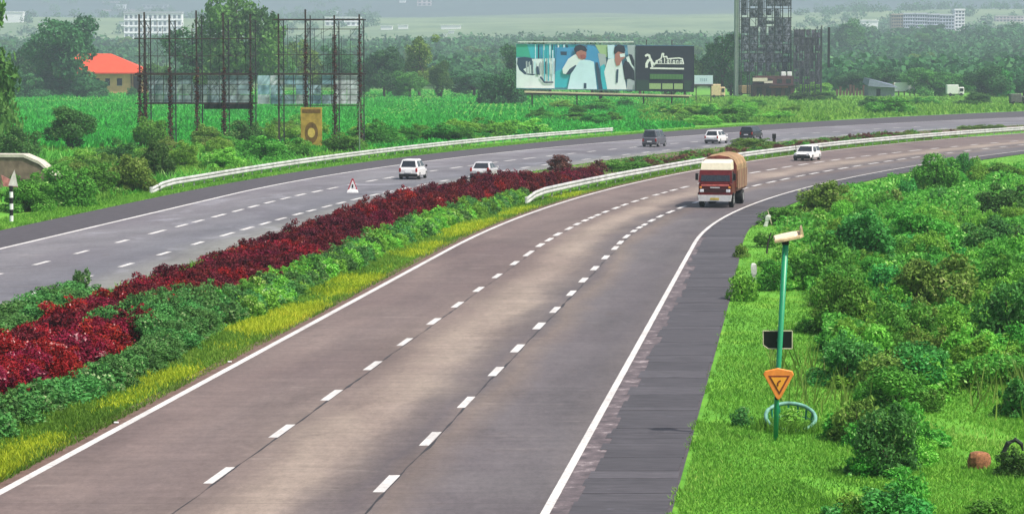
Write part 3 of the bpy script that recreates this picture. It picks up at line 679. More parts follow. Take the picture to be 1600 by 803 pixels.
for px_, py_, w_, h_, lb_ in ((80, 150, 80, 40, 'dark shrub mass at the foot of the largest dark tree, left half'), (140, 152, 56, 36, 'dark shrub mass between the largest dark tree and the orange-roofed house'), (205, 150, 16, 16, 'tiny round shrub at the porch of the orange-roofed house'), (40, 152, 70, 44, 'dark shrub mass left of the largest dark tree')):
    pbush(px_, py_, w_, h_, 'tree', 'shrub_mass', lb_)
for i_, (px_, pb, pt, wp) in enumerate([(250, 148, 96, 60), (565, 149, 92, 60), (820, 151, 60, 90), (860, 152, 72, 80), (925, 150, 64, 90), (1000, 150, 66, 80), (1070, 150, 74, 70), (1545, 152, 100, 80), (1600, 151, 106, 80), (1450, 150, 104, 90), (1385, 148, 98, 80), (1330, 146, 108, 60), (1490, 150, 112, 70)]):
    ptree(px_, pb, pt, wp, 'tree' if i_ % 3 else 'treelight', 'belt_tree', 'one of the hazy trees in the belt beyond the fields', 'trees in the belt beyond the fields')
n = 0
while n < 230:
    Y_ = 830+1150*random.random()**.8; x_ = random.uniform(-.23, .24)*Y_
    pxx = 800+F*x_/Y_
    if 130 < pxx < 290 and Y_ < 1300: continue
    hh = random.uniform(5.5, 10.5)*(1+.00012*Y_)
    if abs(x_/Y_*F+800-210) < 40 and Y_ < 1500: hh *= .6
    if Y_ < 1100: hh *= .8
    tree(x_, Y_, hh*random.uniform(1.1, 1.6), hh, random.choices(['tree', 'dark', 'treelight', 'olive'], [5, 2, 4, 1])[0], 'wooded_slope_tree', 'one of the trees covering the hazy slope behind the fields', 'trees on the hazy slope')
    n += 1
# far woods as mass
N = 7000; Yw = 800+4300*rng.random(N)**1.7; Xw = rng.uniform(-.3, .3, N)*Yw; clus = und(Xw, Yw, 120)
pxw = 800+F*Xw/Yw
keep = (clus > -.55)|(pxw > 1290); keep &= ~((Yw < 1000)&(clus < .1)&(pxw < 1290)); keep &= ~((Yw > 2350)&((pxw > 590)&(pxw < 1240)|(rng.random(N) < .5))); keep &= ~((pxw > 135)&(pxw < 290)&(Yw < 1350))
Xw, Yw = Xw[keep], Yw[keep]; Zw = TZ(Xw, Yw); R = rng.uniform(3.2, 6.5, len(Xw))*(1+.00013*Yw)
M_ = 100; nn = len(Xw)*M_
d = rng.normal(size=(nn, 3)); d /= np.linalg.norm(d, axis=1)[:, None]; d[:, 2] = np.abs(d[:, 2])
c_ = np.repeat(np.stack([Xw, Yw, Zw+1], 1), M_, 0); rr = np.repeat(R, M_)*rng.uniform(.7, 1.1, nn)*(1+.25*np.sin(d[:, 0]*5+d[:, 1]*4))
p3 = c_+d*rr[:, None]*np.array([1, 1, 1.15]); nr = d+rng.normal(size=(nn, 3))*.6; nr /= np.linalg.norm(nr, axis=1)[:, None]
tt = np.cross(nr, rng.normal(size=(nn, 3))); tt /= np.linalg.norm(tt, axis=1)[:, None]; bb = np.cross(nr, tt); s_ = np.repeat(R, M_)[:, None]*.185*rng.uniform(.7, 1.3, (nn, 1))
V = np.stack([p3-tt*s_, p3+bb*s_*.7, p3+tt*s_, p3-bb*s_*.7], 1).reshape(-1, 3)
tag(link('far_woodland', npmesh('far_woodland', V, np.arange(nn*4).reshape(nn, 4), FM['tree'], var=np.repeat(np.clip(rng.normal(.45, .16, nn)+np.repeat(rng.normal(0, .2, len(Xw)), M_), 0, 1), 4))), 'far-off woodland covering the misty hills', 'woodland', kind='stuff')
# ------------------------------------------------------------------ guard rails
M_RAIL = plain('rail_paint', (.46, .46, .45), .65, .22, 1.1)
def rail(name, label, f, y0, y1, d0, near_down, group='roadside barriers'):
    e = empty(name, (0, 0, 0), 0, label, 'guard rail')
    ys_ = np.arange(y0, y1+.01, 3.0); xs_ = f(ys_)
    prof = [(.0, .15), (.05, .10), (.05, .05), (0, .0), (.05, -.05), (.05, -.10), (0, -.15), (-.02, -.15), (.015, -.10), (.02, -.05), (-.03, 0), (.02, .05), (.015, .10), (-.02, .15)]
    prof = [(a*1.4, b*1.6) for a, b in prof]
    rings = []
    for i, (x, y) in enumerate(zip(xs_, ys_)):
        s_ = (f(y+1)-f(y-1))/2; nx = d0/math.sqrt(1+s_*s_); ny = -s_*d0/math.sqrt(1+s_*s_)
        z = .52
        if near_down and i < 2: z = (.12, .42)[i]
        rings.append([(x+nx*a, y+ny*a, z+b) for a, b in prof])
    # one object per 12 m length of rail
    for i in range(0, len(rings)-1, 4):
        MB().loft(rings[i:i+5]).build('rail', M_RAIL, e)
    for i in range(1, len(ys_)):
        x, y = xs_[i]-d0*.12, ys_[i]
        MB().box(-.05, .05, -.07, .07, 0, .6).build('post', plain('post_steel', (.35, .35, .34), .6, .2), e, loc=(x, y, 0))
    b = MB(); b.box(-.08, .1, -.25, .25, 0, .42, .03); b.build('end_terminal', M_RAIL, e, loc=(xs_[0], y0, 0))
    return e
yR = P(822, 318)[1]; xR = P(822, 318)[0]-float(L['RL'](yR))
fR = lambda Y: L['RL'](Y)+xR+(np.clip((np.asarray(Y)-yR)/40, 0, 1))*(-xR-1.25)
rail('guard_rail', 'white guard rail on the median along the inner edge of the right carriageway', fR, yR, 470, 1, True)
yL = P(236, 302)[1]; xL = P(236, 302)[0]-float(L['LF'](yL))
fL = lambda Y: L['LF'](Y)-1.3+(xL+1.3)*np.exp(-(np.asarray(Y)-yL)/30)-(np.clip((np.asarray(Y)-200)/100, 0, 1))*2.2
rail('guard_rail', 'long white guard rail between the left shoulder and the crop field', fL, yL, P(1008, 205)[1]-12, 1, True)
# reflector studs beside the left edge line
for px_, py_ in ((189, 661), (365, 566)):
    x_, y_ = P(px_, py_); b = MB(); b.box(-.06, .06, -.04, .04, 0, .04, .01)
    tag(b.build('road_stud', WHITE, loc=(x_-.12, y_, 0)), {189: 'white road stud on the near end of the solid edge line', 365: 'white road stud on the solid edge line farther from the camera'}[px_], 'road stud')
# ------------------------------------------------------------------ vehicles
def wheelset(root, xs_, ys_, r, w_, dual=()):
    for x in xs_:
        for y in ys_:
            t = MB().disc((0, 0, 0), r, 'x', 18, w_).build('tyre', BLACK, root, loc=(x, y, r))
            MB().disc((0, 0, 0), r*.58, 'x', 12, w_+.02).build('rim', plain('rim_metal', (.4, .4, .4), .4, .2, metal=.6), t)
def car(x, y, heading, body, label, Lc=4.0, W=1.7, H_=1.48, group=None, name='car', style='hatch', dark_bumper=False, lamps=True):
    """local +Y is the front of the car"""
    e = empty(name, (x, y, 0), heading, label, 'car', group)
    hl, hw = Lc/2, W/2; zb = .22; belt = H_*.60; hood = H_*.54
    def ring(yy, w_, z0, z1, b=.09):
        return [(-w_+b, yy, z0), (w_-b, yy, z0), (w_, yy, z0+b), (w_, yy, z1-b), (w_-b*1.6, yy, z1), (-w_+b*1.6, yy, z1), (-w_, yy, z1-b), (-w_, yy, z0+b)]
    st = [(-hl, .86, zb+.12, belt*.85), (-hl+.12, .95, zb+.02, belt*.97), (-hl*.6, 1, zb, belt), (0, 1, zb, belt), (hl*.42, 1, zb, belt*.99), (hl*.6, .99, zb, hood), (hl-.18, .93, zb+.03, hood*.90), (hl, .82, zb+.12, hood*.72)]
    if style == 'van': st[-3] = (hl*.7, .99, zb, belt*.95); st[-2] = (hl-.14, .95, zb, belt*.86)
    MB().loft([ring(a*1.0, hw*w_, z0, z1) for a, w_, z0, z1 in st]).build('body', body, e, True)
    r0, r1 = (-hl*.93, -hl*.80); f0, f1 = (hl*.50, hl*.20)
    if style == 'sedan': r0, r1 = -hl*.72, -hl*.45
    if style == 'van': r0, r1, f0, f1 = -hl*.95, -hl*.90, hl*.74, hl*.48
    wb, wt = hw*.93, hw*.70; zr = H_-.06; z0 = belt-.03
    B = [(-wb, r0, z0), (wb, r0, z0), (wb, f0, z0), (-wb, f0, z0)]; Tp = [(-wt, r1, zr), (wt, r1, zr), (wt, f1, zr), (-wt, f1, zr)]
    MB().hexa(B+Tp).build('cabin', body, e)
    MB().loft([[(-wt, r1-.02, zr-.02), (wt, r1-.02, zr-.02), (wt, f1+.02, zr-.02), (-wt, f1+.02, zr-.02)], [(-wt+.05, r1+.03, zr+.05), (wt-.05, r1+.03, zr+.05), (wt-.05, f1-.1, zr+.05), (-wt+.05, f1-.1, zr+.05)]]).build('roof', body, e)
    def glassq(nm, a, b, c, d, push, m0=.1, m1=.12):
        a, b, c, d = map(Vector, (a, b, c, d)); n_ = (b-a).cross(d-a).normalized()*push
        def q(u, v): return (a*(1-u)+b*u)*(1-v)+(d*(1-u)+c*u)*v
        k = [q(m0, m1), q(1-m0, m1), q(1-m0, 1-m1*.8), q(m0, 1-m1*.8)]
        MB().hexa([p-n_*.5 for p in k]+[p+n_ for p in k]).build(nm, GLASS, e)
    glassq('rear_window', B[0], B[1], Tp[1], Tp[0], .015); glassq('windscreen', B[2], B[3], Tp[3], Tp[2], .015, .06, .08)
    def lerp(a, b, t): return tuple(p+(q-p)*t for p, q in zip(a, b))
    for A_, B_, C_, D_ in ((B[1], B[2], Tp[2], Tp[1]), (B[3], B[0], Tp[0], Tp[3])):
        for t0, t1 in ((0, .5), (.5, 1)):
            glassq('side_window', lerp(A_, B_, t0), lerp(A_, B_, t1), lerp(D_, C_, t1), lerp(D_, C_, t0), .012, .07, .14)
    bm_ = BLACK if dark_bumper else plain('bumper_grey', (.05, .05, .055), .6)
    MB().box(-hw*.9, hw*.9, -hl-.05, -hl+.15, zb-.02, zb+.24, .04).build('rear_bumper', bm_, e)
    MB().box(-hw*.9, hw*.9, hl-.15, hl+.05, zb-.02, zb+(.30 if dark_bumper else .2), .04).build('front_bumper', bm_, e)
    MB().box(-hw*.5, hw*.5, hl-.06, hl+.02, zb+.32, zb+.40, .01).build('grille', BLACK, e)
    for sx in (-1, 1):
        MB().box(sx*hw*.68-.15, sx*hw*.68+.15, hl-.16, hl-.005, zb+.34, zb+.50, .03).build('headlight', plain('lamp_glass', (.75, .76, .78), .15, .1), e)
        MB().box(sx*hw*.80-.08, sx*hw*.80+.08, -hl-.01, -hl+.1, zb+.36, zb+.66, .02).build('tail_light', plain('tail_red', (.35, .015, .01), .25), e)
        MB().box(sx*(hw+.08)-.08, sx*(hw+.08)+.08, hl*.40, hl*.40+.1, belt-.02, belt+.14, .02).build('mirror', BLACK if dark_bumper else body, e)
    MB().box(-.25, .25, -hl-.07, -hl+.05, zb+.30, zb+.42, .005).build('number_plate', WHITE, e)
    for ch in kids[e.name]:
        if ch.name.split('.')[0] in ('body', 'cabin', 'roof'):
            bv = ch.modifiers.new('bevel', 'BEVEL'); bv.width = .05; bv.segments = 3; bv.limit_method = 'ANGLE'; bv.angle_limit = .5
            ch.data.polygons.foreach_set('use_smooth', [False]*len(ch.data.polygons))
    wheelset(e, (-hw+.1, hw-.1), (-hl*.62, hl*.62), .30, .2)
    return e
def head(f, Y, fwd=True): s_ = slope(f, Y); return -math.atan(s_)+(0 if fwd else math.pi)
CW = plain('car_white', (.74, .73, .72), .25, .04, spec=.6); CG = plain('car_grey', (.10, .10, .12), .3, .1, spec=.6); CB = plain('car_black', (.02, .021, .024), .25, .1, spec=.6)
x_, y_ = P(644, 281); car(x_, y_+2, head(L['LL'], y_), CW, 'white hatchback driving away in the left lane beside the red hedge', 3.8, 1.62, 1.56, dark_bumper=True)
x_, y_ = P(756, 280); car(x_, y_+2, head(L['LL'], y_), plain('car_silver', (.5, .49, .5), .3, .1, spec=.6), 'silver car half hidden behind the red hedge on the left carriageway', 4.1, 1.68, 1.3, style='sedan')
x_, y_ = P(1024, 230); car(x_, y_+2, head(L['LL'], y_), CG, 'dark grey van seen from behind on the far carriageway', 4.0, 1.75, 1.82, style='van')
x_, y_ = P(1120, 225); car(x_+.1, y_+2, head(L['LL'], y_), CW, 'white hatchback on the far carriageway between the grey van and the black car', 4.2, 1.75, 1.5)
x_, y_ = P(1176, 218.5); car(x_, y_+2, head(L['LL'], y_), CB, 'black car driving away on the far carriageway, farthest of the three', 4.2, 1.75, 1.5, style='van')
x_, y_ = P(1265, 252); c_ = car(x_, y_+2, head(L['D1'], y_, False), CW, 'white car with black bumper following behind the lorry', 4.0, 1.75, 1.4, dark_bumper=True)
MB().tube([(.8, 1.0, 1.0), (.86, 1.0, 1.65)], .03, 5).build('antenna', BLACK, c_)
# warning triangle on the left carriageway
x_, y_ = P(551, 301); e = empty('folding_warning_sign', (x_, y_, 0), -.1, 'small white and red folding triangular warning sign standing on the left carriageway', 'warning sign')
RED = plain('sign_red', (.42, .04, .06), .5)
MB().loft([[(-.38, -.2, 0), (.38, -.2, 0), (.38, .2, 0), (-.38, .2, 0)], [(-.34, -.16, .16), (.34, -.16, .16), (.34, .16, .16), (-.34, .16, .16)], [(-.2, -.1, .26), (.22, -.1, .24), (.22, .1, .24), (-.2, .1, .26)]]).build('base', WHITE, e)
MB().hexa([(-.34, -.05, .2), (.34, -.05, .2), (.34, 0, .2), (-.34, 0, .2), (-.05, -.02, .98), (.05, -.02, .98), (.05, .03, .98), (-.05, .03, .98)]).build('red_border', RED, e)
MB().hexa([(-.22, -.065, .27), (.25, -.065, .27), (.25, -.04, .27), (-.22, -.04, .27), (-.015, -.04, .84), (.03, -.04, .84), (.03, -.01, .84), (-.015, -.01, .84)]).build('white_panel', WHITE, e)
MB().hexa([(-.05, -.075, .34), (.06, -.075, .34), (.06, -.06, .34), (-.05, -.06, .34), (-.03, -.065, .58), (.05, -.065, .58), (.05, -.05, .58), (-.03, -.05, .58)]).build('symbol', BLACK, e)
# lorry
x_, y_ = P(1117, 325); e = empty('lorry', (x_, y_, 0), head(L['D2'], y_, False), 'red and cream lorry with a brown tarpaulin-covered load, coming towards the camera', 'lorry')
CRM = plain('lorry_cream', (.72, .66, .50), .45, .08); LRED = plain('lorry_red', (.12, .010, .012), .4, .2); TARP = plain('tarpaulin', (.20, .095, .06), .8, .2, 1.2)
CHR = plain('bumper_white', (.68, .68, .66), .4, .12); TARPR = plain('tarpaulin_front', (.22, .06, .045), .8, .3, 1.5)
hw = 1.06
def rr(y0, w_, z0, z1, b=.1): return [(-w_+b, y0, z0), (w_-b, y0, z0), (w_, y0, z0+b), (w_, y0, z1-b), (w_-b, y0, z1), (-w_+b, y0, z1), (-w_, y0, z1-b), (-w_, y0, z0+b)]
# local +Y = front; cab from y=-1.9 to 0
MB().loft([rr(-1.9, hw, .75, 1.62), rr(-.25, hw, .75, 1.62), rr(-.02, hw*.97, .78, 1.56)]).build('cab_lower', LRED, e)
MB().hexa([(-hw, -1.9, 1.6), (hw, -1.9, 1.6), (hw, -.1, 1.6), (-hw, -.1, 1.6), (-hw*.95, -1.9, 2.34), (hw*.95, -1.9, 2.34), (hw*.95, -.32, 2.34), (-hw*.95, -.32, 2.34)]).build('cab_upper', LRED, e)
MB().hexa([(-hw*.86, -.26, 1.66), (hw*.86, -.26, 1.66), (hw*.87, -.10, 1.66), (-hw*.87, -.10, 1.66), (-hw*.82, -.45, 2.27), (hw*.82, -.45, 2.27), (hw*.82, -.31, 2.27), (-hw*.82, -.31, 2.27)]).build('windscreen', GLASS, e)
for sx in (-1, 1):
    MB().hexa([(sx*hw-.012, -1.5, 1.66), (sx*hw+.012, -1.5, 1.66), (sx*hw+.012, -.3, 1.66), (sx*hw-.012, -.3, 1.66), (sx*hw*.955-.012, -1.5, 2.25), (sx*hw*.955+.012, -1.5, 2.25), (sx*hw*.955+.012, -.5, 2.25), (sx*hw*.955-.012, -.5, 2.25)]).build('side_window', GLASS, e)
    MB().box(sx*(hw+.12)-.09, sx*(hw+.12)+.09, -.3, -.22, 1.72, 2.15, .02).tube([(sx*hw, -.3, 2.1), (sx*(hw+.12), -.26, 2.1)], .02, 5).build('mirror', BLACK, e)
    MB().box(sx*.82-.14, sx*.82+.14, -.03, .03, .98, 1.16, .03).build('headlight', plain('lamp_glass', (0, 0, 0)), e)
    MB().box(sx*.9-.07, sx*.9+.07, -.02, .04, 1.22, 1.34, .02).build('indicator', plain('indicator_orange', (.7, .25, .03), .3), e)
# wind deflector over the cab
MB().loft([[(-.95, -.34, 2.36), (.95, -.34, 2.36), (.95, -1.8, 2.36), (-.95, -1.8, 2.36)], [(-.92, -.5, 2.78), (.92, -.5, 2.78), (.92, -1.8, 2.9), (-.92, -1.8, 2.9)], [(-.8, -.8, 2.92), (.8, -.8, 2.92), (.8, -1.8, 2.98), (-.8, -1.8, 2.98)]]).build('wind_deflector', CRM, e)
MB().box(-.88, .88, -.02, .035, 1.34, 1.46, .02).build('trim_strip', plain('trim_light_red', (.5, .12, .1), .4, .2), e)
MB().box(-.72, .72, -.04, .025, .98, 1.2, .03).build('grille', plain('grille_dark', (.05, .012, .012), .5, .3), e)
MB().box(-.3, .3, .03, .045, 1.24, 1.30, .0).build('badge', WHITE, e)
MB().hexa([(-1.0, -.1, .42), (1.0, -.1, .42), (1.0, .16, .42), (-1.0, .16, .42), (-1.06, -.1, .8), (1.06, -.1, .8), (1.06, .16, .8), (-1.06, .16, .8)]).build('bumper', CHR, e)
MB().box(-.28, .28, .16, .175, .5, .64).build('number_plate', plain('plate_yellow', (.6, .45, .08), .5), e)
MB().box(-.42, .42, -6.9, -.3, .62, .86, .02).build('chassis', BLACK, e)
# load body and tarp
MB().box(-1.13, 1.13, -7.1, -2.05, .95, 1.9, .03).build('cargo_side', plain('cargo_brown', (.15, .06, .04), .7, .3), e)
rings = []
for yy in (-2.0, -2.3, -3.2, -4.1, -5.0, -5.9, -6.8, -7.15):
    sag = .04*math.sin(yy*3.3); k_ = .97 if yy in (-2.0, -7.15) else 1
    prof = [(-1.17, 1.2), (-1.18, 2.0), (-1.15, 2.65), (-.98, 2.98), (-.6, 3.2), (0, 3.3+sag), (.6, 3.2), (.98, 2.98), (1.15, 2.65), (1.18, 2.0), (1.17, 1.2)]
    rings.append([(a*k_, yy, 1.2+(b-1.2)*k_+sag*.4) for a, b in prof])
b = MB(); b.loft(rings, cap=True); b.m[-2] = 1; b.m[-1] = 1; b.m = [1 if i >= len(b.f)-2 else 0 for i in range(len(b.f))]
b.build('tarpaulin', [plain('tarpaulin_top', (.34, .21, .11), .8, .3, 1.0), TARPR], e)
for sx in (-1, 1):
    b = MB(); b.hexa([(sx*1.185-.01, -7.1, 1.1), (sx*1.185+.01, -7.1, 1.1), (sx*1.185+.01, -2.05, 1.1), (sx*1.185-.01, -2.05, 1.1), (sx*1.185-.01, -7.1, 2.3), (sx*1.185+.01, -7.1, 2.3), (sx*1.185+.01, -2.05, 2.3), (sx*1.185-.01, -2.05, 2.3)]); b.build('side_flap', TARP, e)
    for k_ in range(6): MB().tube([(sx*1.2, -2.4-k_*.9, 1.1), (sx*1.2, -2.5-k_*.9, 2.5), (sx*.9, -2.5-k_*.9, 3.04)], .018, 4).build('rope', plain('rope', (.4, .32, .2), .9), e)
wheelset(e, (-.93, .93), (-1.0,), .47, .28); wheelset(e, (-.88, .88), (-5.6,), .47, .5)
for sx in (-1, 1): MB().box(sx*.93-.2, sx*.93+.2, -.42, -.36, .5, .95, .02).build('mudguard', BLACK, e)
# ------------------------------------------------------------------ lamp pole, sign, panel and tree guard
GRN = plain('pole_green', (.01, .26, .11), .4, .1, 8, spec=.5); x_, y_ = P(1212, 684); sc = F/y_
e = empty('lamp_pole', (x_, y_, 0), 0, 'green metal lamp pole with a pale flat lamp head on the right verge', 'lamp post')
MB().tube([(0, 0, -.1), (.02, 0, 1.0), (.21, 0, 4.78)], [.062, .06, .075], 14).build('pole', GRN, e, True)
b = MB(); b.disc((.205, 0, 4.72), .1, 'x', 12, .04); 
b = MB(); b.tube([(.2, 0, 4.70), (.21, 0, 4.80)], [.085, .085], 12); b.build('collar', BLACK, e)
CRL = plain('lamp_cream', (.60, .44, .26), .5, .15, 6)
def tilted(pts, ang, o): 
    c_, s_ = math.cos(ang), math.sin(ang); return [(o[0]+p[0]*c_-p[2]*s_, o[1]+p[1], o[2]+p[0]*s_+p[2]*c_+p[1]*.28) for p in pts]
A_ = .20
out = [(-.32, -.16), (-.10, -.2), (.30, -.2), (.40, -.13), (.40, .13), (.30, .2), (-.10, .2), (-.32, .16)]
o_ = (.24, 0, 4.88)
MB().loft([tilted([(a*.6, b_*.6, -.045) for a, b_ in out], A_, o_), tilted([(a, b_, -.02) for a, b_ in out], A_, o_), tilted([(a, b_, .03) for a, b_ in out], A_, o_), tilted([(a*.96, b_*.95, .04) for a, b_ in out], A_, o_)]).build('lamp_head', CRL, e)
MB().loft([tilted([(a*.8-.05, b_*.8, .042) for a, b_ in out], A_, o_), tilted([(a*.76-.05, b_*.74, .06) for a, b_ in out], A_, o_)]).build('lamp_cover', plain('lamp_pale', (.78, .66, .46), .4, .1), e)
MB().hexa(tilted([(.30, -.15, .0), (.40, -.15, .0), (.40, .1, .0), (.30, .1, .0), (.36, -.15, .17), (.40, -.15, .19), (.40, .1, .19), (.36, .1, .17)], A_, o_)).build('end_bracket', CRL, e)
# dark panel behind the pole (bottom left corner cut)
b = MB(); pl = [(-.36, 2.26), (-.24, 2.17), (.34, 2.17), (.34, 2.60), (-.37, 2.60)]
b.loft([[(a+.05, .09, z) for a, z in pl], [(a+.05, .12, z) for a, z in pl]]); pan = b.build('dark_panel', plain('panel_black', (.008, .008, .010), .35, .1), e)
bd = MB()
for (a, z), (c_, z2) in zip(pl, pl[1:]+pl[:1]): bd.tube([(a+.05, .085, z), (c_+.05, .085, z2)], .014, 5)
bd.build('panel_frame', plain('frame_pale', (.55, .52, .35), .5, .2), pan)
MB().box(.02, .16, .04, .1, 2.33, 2.42, .01).build('bracket', GRN, e)
# triangular warning sign
x2, y2 = x_+.05, y_-.10
s_e = empty('triangle_sign', (x2, y2, 1.32), 0, 'orange upside-down triangular warning sign with a bend arrow, fixed to the green pole', 'road sign')
def tri(k_, dz=0): # rounded inverted triangle
    base = [(-.37, .25), (-.33, .33), (-.02, .40), (.33, .33), (.37, .24), (.06, -.33), (.0, -.38), (-.06, -.33)]
    return [(a*k_, b_*k_+dz) for a, b_ in base]
OR = plain('sign_orange', (.85, .27, .05), .45, .12, 6); ORB = plain('sign_brown', (.22, .05, .02), .5, .2, 6); ORL = plain('sign_amber', (.90, .38, .04), .45, .08, 6)
MB().loft([[(a, .03, z) for a, z in tri(.97)], [(a, .0, z) for a, z in tri(1)], [(a, -.02, z) for a, z in tri(.95)]]).build('sign_plate', OR, s_e)
t3 = [(-.25, .22), (.27, .22), (.02, -.25)]; t4 = [(-.185, .175), (.20, .175), (.015, -.17)]
MB().loft([[(a, -.019, z) for a, z in t3], [(a, -.027, z) for a, z in t3]]).build('dark_border', ORB, s_e)
MB().loft([[(a, -.026, z) for a, z in t4], [(a, -.034, z) for a, z in t4]]).build('amber_face', ORL, s_e)
MB().tube([(-.02, -.037, -.03), (-.02, -.037, .04), (.0, -.037, .075), (.05, -.037, .10)], [.02, .02, .017, .02], 6).build('bend_arrow', ORB, s_e)
MB().box(-.08, .0, .03, .07, -.38, -.30, .01).build('clamp', BLACK, s_e)
# tree guard ring (leans towards the road)
gx_, gy_ = P(1238, 672); e = empty('tree_guard', (gx_, gy_+.45, 0), 0, 'round pale green metal tree guard leaning in the grass beside the green pole', 'tree guard')
RIM = plain('guard_paint', (.16, .36, .28), .5, .25, 5); pts = []
for i in range(33):
    a = 2*math.pi*i/32; xx = .62*math.cos(a); yy = .62*math.sin(a); pts.append((xx, yy*math.cos(.46), .27+yy*math.sin(.46)))
MB().tube(pts, .05, 8, cap=False).build('rim', RIM, e, True)
for i in range(0, 32, 2):
    p = pts[i]
    MB().tube([(p[0]*.92, p[1]*.92, -.05), (p[0], p[1], p[2])], .028, 5).build('bar', plain('guard_bar', (.02, .22, .12), .5, .2), e)
pts2 = [(p[0]*.95, p[1]*.95, p[2]*.45) for p in pts]; MB().tube(pts2, .014, 5, cap=False).build('lower_ring', RIM, e)
bush(gx_, gy_+.45, -.05, .9, .55, 'bright', 'guarded_plant', 'small green plant growing inside the round tree guard', 'plant')
an = rng.uniform(0, 6.283, 1500); rd = .62+rng.normal(0, .16, 1500); gy2 = gy_+.45+rd*np.sin(an)
blades('long_grass', gx_+rd*np.cos(an), gy2, np.where(np.sin(an) < .2, .34, .16), .018, FM['grass'], label='longer grass growing up round the foot of the tree guard')
# marker stones, stakes, stump, branch
def stone(px, py, hpx, wpx, lean, label):
    x, y = P(px, py); s_ = F/y; h = hpx/s_; w2 = wpx/s_/2
    b = MB(); b.loft([[(a*w2*k_+lean*t*h, c_*w2*.7*k_, t*h) for a, c_ in ((-1, -1), (1, -1), (1.05, 1), (-.95, 1))] for t, k_ in ((-.05, .9), (.45, .75), (.55, 1), (.8, 1.15), (.95, 1), (1, .5))])
    return tag(b.build('marker_stone', plain('marker_white', (.66, .66, .60), .8, .25, 9), loc=(x, y, 0)), label, 'marker stone')
stone(1179, 449, 38, 8, -.05, 'upright white marker stone in the bushes beside the shoulder')
stone(1196, 353, 17, 7, .3, 'bent white marker stone farther along the shoulder edge')
x, y = P(1206, 352); tag(MB().tube([(0, 0, 0), (-.25, 0, .85)], [.035, .025], 6).build('pale_stake', plain('wood_pale', (.5, .42, .3), .8, .2), loc=(x, y, 0)), 'thin pale stake leaning beside the bent marker stone', 'stake')
x, y = P(1198, 396); tag(MB().tube([(0, 0, 0), (.05, 0, .5), (.2, 0, 1.0)], [.05, .04, .03], 6).build('dark_stake', plain('wood_dark', (.04, .035, .03), .8, .2), loc=(x, y, 0)), 'dark wooden stake leaning in the small bush on the verge', 'stake')
x, y = P(1529, 728); b = MB(); r_ = random.Random(3)
b.loft([[(k_*.25*math.cos(a)*(1+.12*math.sin(3*a+z*9)), k_*.25*math.sin(a)*(1+.1*math.cos(2*a)), z) for a in [i*.628 for i in range(10)]] for z, k_ in ((-.05, 1), (.1, 1.05), (.22, .98), (.30, .85), (.33, .5))])
tag(b.build('cut_stump', plain('stump_brown', (.30, .13, .06), .95, .45, 14), loc=(x, y, 0)), 'small reddish-brown cut stump on the grass at lower right', 'tree stump')
P0 = P(1338, 742); b = MB(); pts = []
for px_, py_, z in ((1338, 738, .12), (1352, 744, .30), (1368, 748, .34), (1382, 756, .34), (1395, 768, .30), (1412, 780, .20)):
    xx, zz = XZ(px_, py_, 62.0); pts.append((xx, 61.4+z*.3, zz))
b.tube(pts, [.02, .032, .03, .028, .022, .012], 6); b.tube([pts[2], (pts[2][0]+.2, pts[2][1], pts[2][2]+.16)], [.018, .006], 5)
tag(b.build('fallen_branch', plain('branch_pale', (.55, .47, .33), .8, .25, 8)), 'pale bare branch lying across the bushes at the bottom edge', 'branch')
x, y = P(1566, 735); b = MB(); b.tube([(0, 0, 0), (.02, 0, .4), (.12, 0, .62), (.28, 0, .70), (.42, 0, .60), (.46, 0, .45)], [.05, .055, .06, .055, .045, .02], 8)
tag(b.build('curved_stem', plain('stem_dark', (.03, .04, .03), .8, .3), loc=(x, y, 0)), 'dark curved stem arching over at the right edge', 'plant stem')
# striped sign post at left
x, y = P(18, 346); e = empty('striped_sign_post', (x, y, 0), 0, 'black and white striped post with faded triangular sign at the left edge', 'road sign'); s_ = F/y
for i in range(6):
    MB().tube([(0, 0, i*.34), (0, 0, i*.34+.335)], .11, 10).build('post_band', [WHITE, BLACK][i % 2], e)
MB().hexa([(-.42, -.04, 2.0), (.40, -.04, 1.95), (.40, .04, 1.95), (-.42, .04, 2.0), (-.55, -.04, 2.65), (.05, -.04, 2.35), (.05, .04, 2.35), (-.55, .04, 2.65)]).build('sign_board', plain('sign_faded_red', (.55, .22, .2), .6, .35, 4), e)
MB().hexa([(-.15, -.055, 2.05), (.40, -.055, 2.0), (.40, -.042, 2.0), (-.15, -.042, 2.05), (.05, -.055, 2.6), (.22, -.055, 2.95), (.22, -.042, 2.95), (.05, -.042, 2.6)]).build('arrow_board', plain('sign_offwhite', (.72, .66, .62), .6, .2, 4), e)
x, y = P(52, 327); b = MB(); b.loft([[(k_*.9*math.cos(a)*(1+.2*math.sin(3*a)), k_*.6*math.sin(a), z) for a in [i*.524 for i in range(12)]] for z, k_ in ((-.05, 1.1), (.18, .9), (.36, .6), (.45, .25))])
tag(b.build('soil_heap', M_SOIL, loc=(x, y, 0)), 'small heap of brown soil on the grass right of the striped post', 'soil heap')
